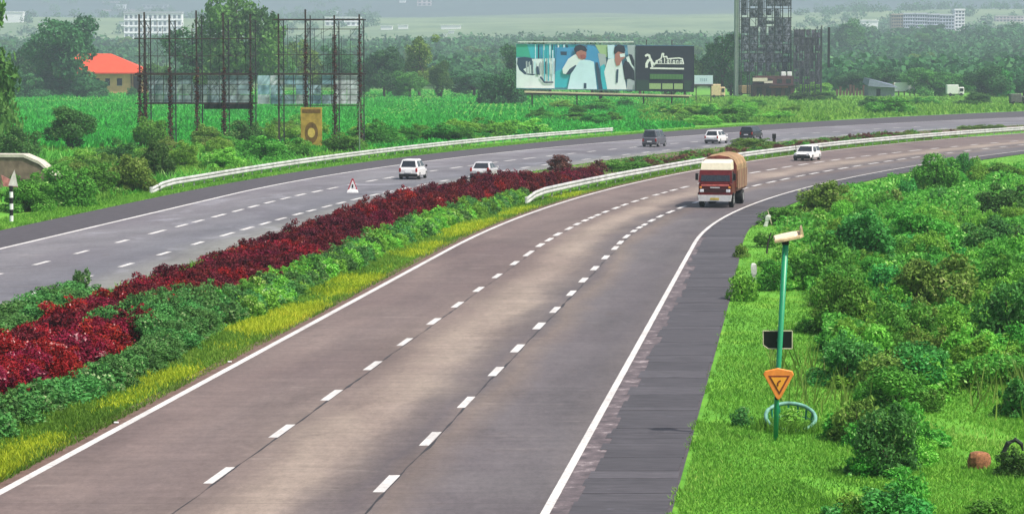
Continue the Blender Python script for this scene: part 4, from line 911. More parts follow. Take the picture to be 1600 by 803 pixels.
# culvert wall
x, y = P(0, 305); e = empty('culvert_wall', (x, y, 0), 0, 'brown concrete culvert wall with a pale coping at the left edge', 'wall'); s_ = F/y
wl = [(-5.5, 0), (3.9, 0), (3.7, 1.2), (2.6, 2.1), (1.6, 2.55), (-5.5, 2.6)]
MB().loft([[(a, 0, z) for a, z in wl], [(a, 2.2, z) for a, z in wl]]).build('wall', plain('wall_brown', (.20, .15, .11), .9, .3, 1.5), e)
cp = [(3.95, 1.05), (2.7, 2.12), (1.65, 2.58), (-5.5, 2.63)]
b = MB()
for (a, z), (c_, z2) in zip(cp, cp[1:]): b.hexa([(c_, -.08, z2), (a, -.08, z), (a, 2.25, z), (c_, 2.25, z2), (c_, -.08, z2+.2), (a, -.08, z+.2), (a, 2.25, z+.2), (c_, 2.25, z2+.2)])
b.build('coping', plain('coping_pale', (.52, .48, .40), .85, .2, 2), e)
# dark marker post in the median
x, y = P(1209.5, 223); e = empty('dark_marker_post', (x, y, 0), 0, 'short dark marker post with a square head on the far median', 'marker post')
MB().box(-.22, .22, -.08, .08, .45, 1.0, .03).build('head', BLACK, e); MB().box(-.16, .16, -.06, .06, 0, .46).build('post', plain('post_dark', (.03, .025, .02), .8), e)
# ------------------------------------------------------------------ left hoarding frames
STL = plain('rusty_steel', (.055, .040, .035), .75, .4, 3); STL2 = plain('dark_steel', (.045, .05, .052), .7, .3, 3)
def hoarding(name, label, Yp, pxs, top, bot, beams, thin, deep=2.2):
    x0, _ = XZ(sum(pxs)/len(pxs), 200, Yp); e = empty(name, (x0, Yp, 0), 0, label, 'hoarding frame')
    X_ = [XZ(p, 200, Yp)[0]-x0 for p in pxs]; Zt = XZ(0, top, Yp)[1]; r_ = random.Random(len(label))
    for i, xx in enumerate(X_):
        tp = Zt+r_.uniform(-.3, .5)
        MB().box(xx-.085, xx+.085, -.085, .085, 0, tp).build('post', STL, e)
        b = MB(); b.box(xx-.06+.35, xx+.06+.35, deep-.06, deep+.06, 0, tp-.6)
        b.build('rear_post', STL2, e)
        b = MB(); z = .4; sgn = 1
        while z < tp-1.3:
            b.tube([(xx+(.0 if sgn > 0 else .35), 0 if sgn > 0 else deep, z), (xx+(.35 if sgn > 0 else 0), deep if sgn > 0 else 0, z+1.1)], .035, 4); z += 1.1; sgn = -sgn
        z = .8
        while z < tp-.7: b.tube([(xx-.1, 0, z), (xx+.44, deep, z)], .03, 4); z += 1.15
        b.build('brace', STL2, e)
    for py_, th in beams:
        z = XZ(0, py_, Yp)[1]; MB().box(min(X_)-.5, max(X_)+.5, -.2, -.112, z-th/2, z+th/2).build('beam', STL, e)
        if th > .1: MB().box(min(X_)-.3, max(X_)+.6, deep+.1, deep+.2, z-th/2, z+th/2).build('beam', STL2, e)
    for py_ in thin:
        z = XZ(0, py_, Yp)[1]; MB().box(min(X_)-.3, max(X_)+.3, -.24, -.20, z-.03, z+.03).build('rail', STL2, e)
    # light diagonal wires and rods over the whole face
    for _ in range(int(len(pxs)*14)):
        xx = r_.uniform(min(X_), max(X_)-1.2); zz = r_.uniform(4.5, Zt-2.2); ln = r_.uniform(.9, 2.6)
        MB().tube([(xx, .3, zz), (xx+ln*r_.choice((-.5, .5, 1, .0)), .3, zz+ln*r_.uniform(.4, 1))], .022, 4).build('rod', STL2, e)
    for xx in np.arange(min(X_), max(X_), .95):
        MB().box(xx-.022, xx+.022, .2, .245, XZ(0, 116, Yp)[1], Zt-r_.uniform(.2, 2.5)).build('rod', STL2, e)
    # thin uprights in the panel band
    b = MB(); z0, z1 = XZ(0, 163, Yp)[1], XZ(0, 117, Yp)[1]; xx = min(X_)+.6
    for _ in range(int((max(X_)-min(X_))/1.0)):
        MB().box(xx-.035, xx+.035, -.30, -.245, z0, z1).build('upright', STL2, e); xx += 1.0
    return e, X_, x0
thin_ = [124, 132, 140, 149, 157]
h1, X1, x01 = hoarding('hoarding_frame', 'rusty lattice hoarding frame nearest the orange-roofed house', 290, (219, 227, 266, 308, 350, 392), 22, 236, [(116, .22), (61, .10), (88, .06), (162, .14)], thin_)
h2, X2, x02 = hoarding('hoarding_frame', 'rusty lattice hoarding frame with the golden poster, beside the long barrier', 286, (436, 478, 523, 562), 22, 236, [(116, .16), (31, .14), (46, .08), (86, .06), (165, .10)], thin_)
def sheet(par, Yp, x00, p0, p1, q0, q1, mat, nm='backing_sheet', dy=2.5):
    xa, za = XZ(p0, q1, Yp+dy); xb, zb = XZ(p1, q0, Yp+dy)
    k_ = MB().box(xa-x00+.03, xb-x00-.03, dy, dy+.04, za+.02, zb-.02).build(nm, mat, par); return k_
GSH = [plain('sheet_greygreen', (.40, .52, .54), .5, .35, .8), plain('sheet_teal', (.32, .46, .48), .5, .35, .8), plain('sheet_green', (.34, .46, .42), .6, .3, .8)]
BSH = [plain('sheet_paleblue', (.42, .60, .66), .5, .35, .9), plain('sheet_white', (.62, .68, .70), .5, .35, .9), plain('sheet_blue', (.30, .50, .58), .5, .35, .9)]
for i in range(7):
    for j in range(3):
        if (i, j) in ((3, 0),): continue
        sheet(h1, 290, x01, 232+i*23, 232+i*23+23, 118+j*15, 133+j*15, GSH[(i*2+j) % 3])
for i in range(8):
    for j in range(3):
        if (i, j) in ((2, 1), (4, 0), (5, 1)): continue
        sheet(h2, 286, x02, 402+i*20, 402+i*20+20, 118+j*15, 133+j*15, BSH[(i+j*2) % 3 if i < 6 else 1])
sheet(h1, 290, x01, 318, 395, 161, 171, plain('gantry_dark', (.02, .03, .028), .7, .2), 'walkway', 2.0)
# climbers on the posts
def climber(par, X_, seed, zmax):
    r = np.random.default_rng(seed); V = []; var = []
    for xx in X_:
        n = 700; z = zmax*r.random(n)**1.6; a = r.uniform(0, 6.28, n); rad = .12+.34*np.exp(-z/3)*r.random(n)+.1*r.random(n)
        p = np.stack([xx+np.cos(a)*rad, .0+np.sin(a)*rad, z], 1); nr = r.normal(size=(n, 3)); nr /= np.linalg.norm(nr, axis=1)[:, None]
        t = np.cross(nr, r.normal(size=(n, 3))); t /= np.linalg.norm(t, axis=1)[:, None]; b = np.cross(nr, t); s_ = .11
        V.append(np.stack([p-t*s_, p+b*s_*.6, p+t*s_, p-b*s_*.6], 1).reshape(-1, 3))
    V = np.concatenate(V); n = len(V)//4
    link('climber', npmesh('climber', V, np.arange(n*4).reshape(n, 4), FM['brown'], var=np.repeat(r.random(n), 4)), par)
climber(h1, X1, 5, 8.5); climber(h2, X2[1:], 6, 12)
# golden poster board
xa, za = XZ(470, 232, 284.5); xb, zb = XZ(503, 168, 284.5); e = empty('golden_poster_board', ((xa+xb)/2, 284.5, 0), 0, 'golden poster board with a dark ring pattern under the right hoarding frame', 'poster board')
w2 = (xb-xa)/2
MB().box(-w2, w2, 0, .08, za, zb, .02).build('board', plain('board_gold', (.42, .27, .05), .6, .3, 1.2), e)
zc = (za*.62+zb*.38); zs = (zb-za)
def ell(cx, cz, rx, rz, y0, y1, mt_, nm, seg=20): MB().loft([[(cx+rx*math.cos(a), y, cz+rz*math.sin(a)) for a in [2*math.pi*i/seg for i in range(seg)]] for y in (y0, y1)]).build(nm, mt_, e)
ell(0, zc, w2*.62, zs*.26, -.02, .002, plain('print_brown', (.16, .085, .02), .6, .3, 3), 'printed_ring'); ell(0, zc, w2*.34, zs*.12, -.035, -.018, plain('print_gold', (.60, .42, .10), .6, .2, 3), 'printed_centre')
MB().box(-w2*.85, w2*.85, -.02, .002, zb-zs*.14, zb-zs*.05).build('printed_band', plain('print_brown', (0, 0, 0)), e)
for sx in (-1, 1): MB().box(sx*w2*.9-.08, sx*w2*.9+.08, .1, .25, 0, za+.3).build('leg', STL, e)
x, _ = XZ(561.5, 200, 268); tag(MB().tube([(0, 0, 0), (0, 0, 5.1)], [.08, .06], 8).build('thin_pole', plain('pole_faded_green', (.13, .2, .13), .6, .2), loc=(x, 268, 0)), 'thin faded green pole in front of the right end of the hoarding', 'pole')
# ------------------------------------------------------------------ picture billboard
YB = 556.0; xa, zt = XZ(806.5, 68, YB); xb, zb = XZ(1084, 141, YB); e = empty('picture_billboard', ((xa+xb)/2, YB, 0), 0, 'long billboard with blue pictures of two men and a black panel with a white logo', 'billboard')
BW = xb-xa; BH = zt-zb; 
def cc(cx, cy):     # photo crop coords -> local x, z (slight roll)
    u = (cx-85)/1385; v = (cy-90)/350; return (-BW/2+u*BW, zt-v*BH-.012*BW*u*.6)
_lay = [0]
def art(pts, mt_, nm='print', par=None, th=.02):
    _lay[0] += 1; y = -.03-_lay[0]*.012
    q = [cc(*p) for p in pts]; MB().loft([[(a, y, z) for a, z in q], [(a, y+.008, z) for a, z in q]]).build(nm, mt_, par or brd)
def fl(name, c): return plain('print_'+name, c, .5, .05, .5)
brd = MB().loft([[(*((cc(85, 95)[0]), 0), cc(85, 95)[1]), (cc(85, 432)[0], 0, cc(85, 432)[1]), (cc(1470, 445)[0], 0, cc(1470, 445)[1]), (cc(1470, 98)[0], 0, cc(1470, 98)[1])], [(cc(85, 95)[0], .5, cc(85, 95)[1]), (cc(85, 432)[0], .5, cc(85, 432)[1]), (cc(1470, 445)[0], .5, cc(1470, 445)[1]), (cc(1470, 98)[0], .5, cc(1470, 98)[1])]]).build('panel', fl('steelblue', (.16, .42, .60)), e)
LB = fl('lightblue', (.45, .66, .80)); PW = fl('white', (.72, .78, .82)); TQ = fl('turquoise', (.03, .42, .52)); NV = fl('navy', (.02, .05, .10)); BLU = fl('blue', (.05, .28, .55)); SK = fl('skin', (.42, .16, .13)); BKp = fl('black', (.018, .02, .035)); GY = fl('grey', (.38, .42, .46)); GN = fl('emerald', (.03, .38, .26)); PG = fl('hill', (.35, .48, .25)); DG = fl('darkgreen', (.05, .14, .045)); BG = fl('brightgreen', (.42, .58, .25)); PL = fl('paleblue', (.58, .76, .88))
art([(87, 98), (240, 98), (240, 205), (87, 190)], GN); art([(170, 98), (600, 98), (600, 205), (200, 200)], TQ)
for i, xx in enumerate(range(232, 500, 22)): art([(xx, 98), (xx+(12 if i % 3 else 7), 98), (xx+(12 if i % 3 else 7), 210), (xx, 210)], [PL, NV, BLU, PW, TQ][i % 5])
art([(400, 120), (540, 120), (540, 420), (385, 420)], BLU); art([(430, 150), (480, 150), (478, 178), (432, 176)], NV); art([(390, 300), (520, 250), (520, 420), (385, 420)], TQ)
art([(87, 200), (150, 210), (385, 200), (385, 425), (87, 425)], PW)
art([(95, 200), (150, 192), (205, 200), (215, 240), (180, 265), (140, 285), (170, 315), (240, 322), (215, 330), (150, 322), (110, 290), (92, 245)], NV)
for i in range(11): art([(160+i*21, 225+(i % 3)*8), (172+i*21, 222), (174+i*21, 318), (163+i*21, 320)], [GY, PL, GY, PW, NV][(i*2) % 5])
art([(240, 262), (258, 262), (270, 325), (245, 325)], NV); art([(278, 335), (310, 375), (375, 375), (375, 385), (305, 388), (268, 345)], NV)
for xx in (300, 330, 365): art([(xx, 140), (xx+9, 140), (xx+12, 370), (xx+3, 370)], [TQ, GY, PL][xx % 3])
art([(640, 100), (700, 110), (745, 170), (790, 430), (640, 430), (620, 220)], BLU)                 # blue drape
art([(700, 98), (850, 98), (840, 150), (790, 190), (735, 160)], PG); art([(720, 160), (780, 170), (790, 250), (740, 265)], GY)
art([(535, 175), (560, 165), (600, 205), (560, 260), (480, 320), (450, 315), (445, 280), (490, 205)], PW)  # man one: sleeve
art([(500, 280), (545, 250), (570, 262), (500, 320), (470, 322)], NV)
art([(575, 225), (600, 208), (660, 215), (690, 225), (715, 430), (485, 430), (510, 320)], PL)
art([(545, 135), (560, 125), (625, 128), (632, 165), (625, 200), (600, 212), (570, 200), (552, 170)], SK)
art([(535, 130), (545, 108), (580, 98), (620, 110), (638, 135), (630, 152), (590, 138), (560, 150), (548, 165), (540, 150)], BKp)
art([(583, 175), (612, 170), (632, 185), (625, 200), (590, 200)], fl('lip', (.32, .08, .07))); art([(612, 385), (632, 385), (632, 425), (612, 425)], NV)
art([(740, 260), (770, 240), (800, 330), (800, 430), (750, 430)], TQ); art([(700, 230), (722, 230), (760, 430), (728, 430)], NV)
art([(800, 205), (850, 195), (905, 215), (940, 400), (945, 430), (795, 430), (770, 300)], PW)        # man two
art([(795, 98), (850, 98), (850, 200), (800, 200)], PL)
art([(950, 98), (1013, 98), (1013, 430), (945, 430), (960, 200)], GY)
art([(940, 190), (965, 180), (1000, 250), (1000, 270), (960, 250)], PW); art([(930, 215), (960, 225), (1005, 290), (1008, 365), (970, 350), (930, 355), (915, 260)], BKp)
art([(960, 165), (985, 170), (1005, 215), (1005, 265), (985, 240)], BKp)
art([(855, 140), (930, 140), (932, 190), (905, 215), (890, 250), (865, 255), (852, 210)], SK); art([(890, 165), (930, 160), (932, 185), (895, 190)], PW)
art([(845, 150), (850, 115), (880, 95), (925, 105), (935, 140), (925, 160), (880, 145), (850, 170)], BKp)
art([(866, 280), (882, 280), (876, 380), (862, 380)], NV)
art([(1013, 100), (1470, 100), (1470, 446), (1013, 440)], BKp, 'black_panel'); bp = kids[brd.name][-1]
def stroke(pts, wd, mt_=WHITE):
    for (a, b_), (c_, d_) in zip(pts, pts[1:]):
        n_ = math.hypot(c_-a, d_-b_) or 1; nx, ny = -(d_-b_)/n_*wd/2, (c_-a)/n_*wd/2; ex, ey = (c_-a)/n_*wd*.25, (d_-b_)/n_*wd*.25
        q = [cc(a+nx-ex, b_+ny-ey), cc(a-nx-ex, b_-ny-ey), cc(c_-nx+ex, d_-ny+ey), cc(c_+nx+ex, d_+ny+ey)]; _lay[0] += .2
        y = -.06-_lay[0]*.012; LG.hexa([(q[0][0], y, q[0][1]), (q[1][0], y, q[1][1]), (q[1][0], y+.01, q[1][1]), (q[0][0], y+.01, q[0][1]), (q[3][0], y, q[3][1]), (q[2][0], y, q[2][1]), (q[2][0], y+.01, q[2][1]), (q[3][0], y+.01, q[3][1])])
LG = MB()
stroke([(1092, 178), (1105, 170), (1120, 175), (1128, 200), (1145, 228), (1160, 240)], 17); stroke([(1100, 262), (1100, 238), (1112, 215), (1128, 205)], 20); stroke([(1135, 205), (1145, 258)], 16)
stroke([(1158, 248), (1180, 215), (1212, 198), (1222, 160), (1232, 160), (1230, 185), (1256, 182), (1262, 200), (1300, 196), (1352, 192), (1378, 198), (1386, 232)], 10)
for xx, sh in ((1178, 0), (1212, 1), (1240, 2), (1266, 0), (1288, 2), (1312, 0), (1340, 1), (1366, 0)):
    if sh == 0: stroke([(xx-7, 228), (xx-4, 212), (xx+7, 212), (xx+7, 230), (xx-6, 230)], 6)
    elif sh == 1: stroke([(xx-8, 230), (xx-8, 212), (xx+4, 210), (xx+5, 230)], 6)
    else: stroke([(xx, 195), (xx, 230)], 7)
stroke([(1130, 270), (1388, 272)], 12); stroke([(1158, 236), (1390, 236)], 5)
LG.build('white_logo', WHITE, brd)
art([(1125, 312), (1385, 314), (1385, 352), (1125, 350)], DG, 'green_band')
LG = MB()
for i in range(32): stroke([(1130+i*8, 316), (1130+i*8, 350)], 2.5+(i*7 % 3))
LG.build('green_lettering', fl('midgreen', (.12, .27, .09)), brd); LG = MB()
for g0, g1 in ((1125, 1208), (1226, 1302), (1318, 1380)):
    xx = g0
    while xx < g1: stroke([(xx, 384), (xx, 424)], 5.2); xx += 7.5
LG.build('pale_green_lettering', BG, brd)
art([(1018, 356), (1120, 358), (1120, 436), (1018, 434)], fl('panel_green', (.02, .045, .035))); art([(1392, 356), (1460, 358), (1440, 432), (1392, 430)], fl('panel_green', (0, 0, 0)))
# ledge, posts
z1 = cc(150, 440)[1]; z2 = cc(1450, 465)[1]; xA = cc(150, 0)[0]; xB = cc(1450, 0)[0]
MB().hexa([(xA, -1.6, z1-.5), (xB, -1.6, z2-.35), (xB, .6, z2-.35), (xA, .6, z1-.5), (xA, -1.6, z1-.15), (xB, -1.6, z2-.1), (xB, .6, z2-.1), (xA, .6, z1-.15)]).build('ledge', plain('ledge_cream', (.60, .50, .34), .7, .2, .4), e)
MB().hexa([(xA+.3, -1.3, z1-.9), (xB-.5, -1.3, z2-.7), (xB-.5, .4, z2-.7), (xA+.3, .4, z1-.9), (xA+.3, -1.3, z1-.52), (xB-.5, -1.3, z2-.37), (xB-.5, .4, z2-.37), (xA+.3, .4, z1-.52)]).build('ledge_beam', STL, e)
MB().box(cc(100, 0)[0], cc(1000, 0)[0], -.35, .6, cc(500, 90)[1]+.25, cc(500, 90)[1]+.45).build('top_rail', WHITE, e)
for cx, w_ in ((745, .7), (560, .28), (210, .28), (1080, .28), (1300, .28)): MB().box(cc(cx, 0)[0]-w_/2, cc(cx, 0)[0]+w_/2, .62, .62+w_, 0, cc(cx, 445)[1]).build('post', STL, e)
for cx in (300, 545, 1100, 1300): MB().tube([(cc(cx, 0)[0], .55, cc(cx, 100)[1]), (cc(cx, 0)[0], .55, cc(cx, 70)[1]+.3)], .1, 6).build('lamp_bracket', STL, e)
# small blue-white sign right of it
xa, za = XZ(1085, 132, 600); xb, zb = XZ(1114, 118, 600); e = empty('small_signboard', ((xa+xb)/2, 600, 0), 0, 'small pale blue signboard just right of the picture billboard', 'signboard'); w2 = (xb-xa)/2
MB().box(-w2, w2, 0, .2, za, zb).build('panel', plain('sign_paleblue', (.55, .66, .74), .5, .08), e)
for i in range(4): MB().box(-w2*.35+i*w2*.2, -w2*.25+i*w2*.2, -.03, 0, (za+zb)/2-.35, (za+zb)/2+.35).build('letter_stroke', plain('sign_greyblue', (.3, .4, .5), .5), e)
for sx in (-.8, .8): MB().box(sx*w2-.1, sx*w2+.1, .2, .4, 0, za+.3).build('post', STL, e)
MB().box(-w2*1.1, w2, -.2, .3, za-.35, za-.05).build('ledge', STL, e)
# ------------------------------------------------------------------ scaffold hoardings on the right
def mot(name, dark, light, sc):
    m = NT(name); oi = m.n('ObjectInfo'); n = m.noise(sc, m.pos(1, 1, .55), 5, .8); n2 = m.noise(sc*.25, m.pos(), 3)
    c = m.ramp(n, [(.40, dark), (.52, tuple((a+b)*.38 for a, b in zip(dark, light))), (.66, light)], )
    c = m.mix(m.math('MULTIPLY', oi.outputs['Random'], .5), c, dark); m.col(c); m.rough(.8); return m.m
MOT = mot('sky_fleck_sheet', (.004, .005, .009), (.42, .45, .55), 2.2); MOT2 = mot('sky_fleck_sheet_dark', (.005, .005, .008), (.16, .16, .22), 2.2)  # light flecks: sky showing through the lattice, put into the sheet colour
def scaffold(name, label, p0, p1, top, bot, Yp, nx, nz, mt_, slant=0.0, depth=6.0):
    xa, za = XZ(p0, bot, Yp); xb, zb = XZ(p1, top, Yp); e = empty(name, ((xa+xb)/2, Yp, 0), 0, label, 'scaffold'); w_ = xb-xa
    cx = [-w_/2+w_*i/nx for i in range(nx+1)]; yo = lambda x: (x/w_+.5)*slant
    cz = [za+(zb-za)*j/nz for j in range(nz+1)]; r_ = random.Random(nx)
    for i in range(nx):
        for j in range(nz):
            if r_.random() < .02: continue
            cw_ = cx[i+1]-cx[i]; a, b_ = cx[i]+.06+cw_*r_.choice((0, 0, 0, 0, 0, 0, .3)), cx[i+1]-.06-cw_*r_.choice((0, 0, 0, 0, 0, .3)); t0_, t1_ = r_.choice((0, 0, 0, 0, 0, .25)), r_.choice((0, 0, 0, 0, 0, .3)); ch_ = cz[j+1]-cz[j]; zb0, zb1 = cz[j]+.06+ch_*t0_, cz[j+1]-.06-ch_*t1_; y0, y1 = yo(a)+1.0+r_.uniform(-.1, .1), yo(b_)+1.0
            MB().hexa([(a, y0, zb0), (b_, y1, zb0), (b_, y1+.06, zb0), (a, y0+.06, zb0), (a, y0, zb1), (b_, y1, zb1), (b_, y1+.06, zb1), (a, y0+.06, zb1)]).build('sheet', mt_, e)
    for x in cx:
        MB().box(x-.13, x+.13, yo(x)-.13, yo(x)+.13, 0, zb+.3).build('pole', STL2, e)
        b = MB(); b.box(x-.1, x+.1, yo(x)+depth-.1, yo(x)+depth+.1, 0, zb)
        z = 1.0
        while z < zb: b.box(x-.06, x+.06, yo(x), yo(x)+depth, z-.06, z+.06); z += 2.4
        b.build('rear_pole', STL2, e)
    for j, z in enumerate(cz):
        MB().hexa([(cx[0]-.3, yo(cx[0])-.3, z-.08), (cx[-1]+.3, yo(cx[-1])-.3, z-.08), (cx[-1]+.3, yo(cx[-1])-.16, z-.08), (cx[0]-.3, yo(cx[0])-.16, z-.08), (cx[0]-.3, yo(cx[0])-.3, z+.08), (cx[-1]+.3, yo(cx[-1])-.3, z+.08), (cx[-1]+.3, yo(cx[-1])-.16, z+.08), (cx[0]-.3, yo(cx[0])-.16, z+.08)]).build('ledger', STL2, e)
        if j < nz:
            for i in range(nx):
                if r_.random() < .7:
                    q = (i, i+1) if (i+j) % 2 else (i+1, i)
                    MB().tube([(cx[q[0]], yo(cx[q[0]])-.1, z), (cx[q[1]], yo(cx[q[1]])-.1, cz[j+1])], .06, 4).build('diagonal', STL2, e)
    return e
t1 = scaffold('tall_scaffold', 'tall dark scaffold tower of sheets with painted sky flecks reaching out of the top of the picture', 1158, 1236, -14, 112, 715, 6, 9, MOT)
MB().box(-8.0, -7.2, .5, 6, 0, 27.5).build('pale_column', plain('column_pale', (.36, .38, .36), .8, .1), t1)
t2 = scaffold('lower_scaffold', 'lower dark scaffold standing to the right of the tallest scaffold tower', 1240, 1286, 47, 132, 712, 5, 7, MOT2, 5.0, 5)
x, z0 = XZ(1291.5, 106, 710); _, z1 = XZ(1291.5, 43, 710); MB().box(5.0, 5.6, -1, -.4, z0, z1).build('hanging_panel', BLACK, t2)
MB().box(3.7, 4.0, 3, 3.3, 0, z1+.5).build('corner_pole', STL2, t2)
# maroon roadside building under the scaffold
xa, za = XZ(1176, 151, 705); xb, zb = XZ(1241, 114, 705); e = empty('roadside_shop', ((xa+xb)/2, 705, 0), 0, 'maroon two-storey roadside shop at the foot of the tallest scaffold', 'shop'); w2 = (xb-xa)/2
MAR = plain('shop_maroon', (.10, .045, .045), .8, .3, .8); CRE = plain('awning_cream', (.66, .58, .48), .7, .1)
MB().box(-w2, w2, 0, 7, 0, 3.0).build('lower_wall', MAR, e); MB().box(-w2*.9, w2*.96, .6, 7, 3.0, 5.4).build('upper_wall', MAR, e)
MB().box(-w2-.4, w2+.3, -1.2, .5, 2.85, 3.1).build('canopy', plain('canopy_dark', (.05, .03, .03), .8), e)
MB().box(-w2, -w2+3.8, -.4, .59, 4.0, 4.9).build('sign_board', CRE, e); MB().box(-w2+3.0, -w2+5.2, -.4, .59, 3.5, 4.1).build('sign_board', CRE, e)
for i in range(4): MB().box(-w2+1.0+i*2.5, -w2+2.4+i*2.5, -.04, .0, .3, 2.3).build('window', GLASS, e)
for i in range(4): MB().box(-w2+1.6+i*2.4, -w2+2.9+i*2.4, .55, .6, 3.5, 4.6).build('window', GLASS, e)
for i, xx in enumerate((w2-2.6, w2-1.0)): MB().box(xx-.6, xx+.6, 2.0, 3.2, 5.4, 6.5, .1).build('water_tank', WHITE, e)
MB().box(-w2*.2, w2*.7, -.5, -.1, 2.3, 2.8).build('awning', plain('awning_red', (.28, .07, .06), .8), e)
# small vehicles and sheds there
def box_truck(px, py, wpx, hpx, col, label, Yo=0, side=1):
    x, y = P(px, py); s_ = F/y; w_, h = wpx/s_, hpx/s_; e = empty('parked_truck', (x, y, 0), 0, label, 'truck'); hw_ = w_/2
    MB().box(-hw_, hw_*.35, 0, 2.2, .6, h, .12).build('load_box', col, e); MB().box(hw_*.4, hw_, .1, 2.1, .5, h*.8, .15).build('cab', col, e)
    MB().box(hw_*.5, hw_*.92, .04, .1, h*.45, h*.7).build('window', GLASS, e); MB().box(-hw_, hw_, .2, 2.0, .4, .62).build('chassis', BLACK, e)
    wheelset_y(e, (-hw_*.6, hw_*.65), .45)
def wheelset_y(e, xs_, r):
    for x in xs_:
        t = MB().disc((0, 0, 0), r, 'y', 14, .25).build('wheel', BLACK, e, loc=(x, .1, r))
CY = plain('truck_cream', (.66, .50, .30), .5, .15); CO = plain('truck_orange', (.60, .42, .22), .5, .15)
box_truck(1122, 154, 22, 22, CY, 'cream box truck parked on the bank right of the small pale signboard')
box_truck(1168, 150, 33, 16, CO, 'low cream-yellow truck parked under the rounded green tree')
box_truck(1203, 151, 24, 16, WHITE, 'white truck parked in front of the maroon shop')
box_truck(1493, 151, 27, 18, WHITE, 'white van with a rounded roof parked beyond the far meadow')
box_truck(1464, 150, 9, 6, WHITE, 'tiny white vehicle left of the parked white van')
box_truck(1592, 165, 26, 18, plain('truck_dark', (.12, .12, .11), .6, .3), 'dark lorry at the right edge beyond the meadow')
tag(bush(*P(1272, 150), 0, 12, 4.6, 'bright', 'bright_shrub', 'x', 'shrub'), 'bright green shrub at the foot of the lower scaffold'); tag(bush(*P(1262, 157), 0, 8, 2, 'dark', 'clipped_shrub', 'x', 'shrub'), 'dark clipped shrub in front of the bright green shrub by the scaffold')
tag(bush(*P(1290, 157), 0, 7, 2, 'dark', 'clipped_shrub', 'x', 'shrub'), 'dark clipped shrub right of the scaffold foot')
for i_, (px_, py_, w_, h_, m_, lab) in enumerate([(1395, 178, 70, 26, 'green', 'green shrub in the meadow in front of the grey shed'), (1365, 168, 46, 18, 'dark', 'dark shrub below the grey shed in the meadow'), (1445, 163, 50, 12, 'green', 'flat green shrub in the meadow below the white wall'), (1530, 162, 50, 20, 'dark', 'dark shrub in the meadow right of the white van'), (1510, 164, 40, 8, 'dark', 'thin dark shrub line below the white van'), (1565, 152, 44, 44, 'teal', 'bluish tree-like bush left of the dark lorry'), (1548, 152, 30, 24, 'bright', 'light green bush between the white van and the bluish bush')]):
    pbush(px_, py_, w_, h_, m_, 'meadow_shrub', lab)
x, y = P(1378, 151); e = empty('grey_shed', (x, y, 0), .1, 'blue-grey shed with a sloping roof beyond the meadow', 'shed')
MB().box(-3.6, 3.4, 0, 5, 0, 2.6).build('wall', plain('shed_wall', (.2, .22, .26), .8, .2), e)
MB().hexa([(-4.0, -1.2, 2.7), (4.2, -1.2, 2.3), (4.2, 5.5, 2.9), (-4.0, 5.5, 3.6), (-3.6, -1.1, 4.6), (3.6, -1.1, 2.6), (3.6, 5.5, 3.3), (-3.6, 5.5, 5.0)]).build('roof', plain('shed_roof', (.16, .19, .25), .6, .15), e)
MB().box(-1.5, -.4, -.04, 0, 0, 2.0).build('door', BLACK, e)
x, y = P(1413, 150); e = empty('white_wall', (x, y, 0), 0, 'white signboard wall on posts beside the grey shed', 'signboard')
MB().box(-2.8, 2.9, 0, .4, 1.2, 3.6).build('panel', WHITE, e)
for xx in (-3.0, -1.5, 0, 1.5, 2.7): MB().box(xx-.15, xx+.15, -.1, .3, 0, 1.25 if xx > -3 else 3.4).build('post', plain('post_brown', (.2, .12, .08), .8), e)
for i in range(9):
    px_ = 1308+i*5.2; x, y = P(px_, 150); hh = random.uniform(1.2, 3.4)
    tag(MB().box(-.3, .3, 0, .5, 0, hh).build('broken_pillar', plain('pillar_brown', (.13, .075, .06), .9, .3), loc=(x, y, 0)), 'one of the short brown pillars in a row right of the scaffold', 'pillar', 'row of short brown pillars')
# ------------------------------------------------------------------ orange-roofed house
x, y = P(188, 146); s_ = F/y; e = empty('orange_roofed_house', (x, y, 0), 0, 'house with an orange hipped roof and peach walls beside the large dark tree', 'house')
ORW = plain('wall_peach', (.62, .36, .17), .85, .15, .5); ORR = plain('roof_orange', (.66, .07, .022), .6, .08, .6)
u = lambda p: (p-188)/s_; v = lambda q: (146-q)/s_
MB().box(u(100), u(206), 0, 12, 0, v(114)).build('wall', ORW, e)
MB().box(u(206), u(229), 2.5, 12, 0, v(114)).build('recessed_wall', plain('wall_shade', (.5, .28, .15), .85, .2), e)
for p0, p1 in ((183, 191), (146, 156), (165, 172)):
    w_ = MB().box(u(p0), u(p1), -.05, .05, v(134), v(123)).build('window', GLASS, e); MB().box(u(p0)-.1, u(p1)+.1, -.09, -.04, v(134)-.12, v(134)).build('sill', CONC, w_)
MB().box(u(207), u(216), 2.4, 2.5, 0, v(120)).build('door', plain('door_brown', (.06, .03, .02), .7), e)
for p0 in (205, 222, 228): MB().box(u(p0)-.18, u(p0)+.18, 0, .36, 0, v(114)).build('column', ORW, e)
MB().box(u(219), u(228), .1, 2.2, 0, 1.2).build('porch_wall', plain('porch_pink', (.6, .42, .38), .8), e)
rf = MB(); zr, ze = v(84.5), v(114); rp = [(u(92), -1.5, ze), (u(236), -1.5, ze), (u(236), 13, ze), (u(92), 13, ze)]
rg = [(u(120), 5.5, zr), (u(170), 5.5, zr)]
rf.face([rp[0], rp[1], rg[1], rg[0]]); rf.face([rp[1], rp[2], rg[1]]); rf.face([rp[2], rp[3], rg[0], rg[1]]); rf.face([rp[3], rp[0], rg[0]]); rf.face([rp[3], rp[2], rp[1], rp[0]])
rf.build('roof', ORR, e)
MB().box(u(92), u(236), -1.62, -1.5, ze-.35, ze+.02).build('fascia', plain('fascia_red', (.6, .06, .03), .6), e)
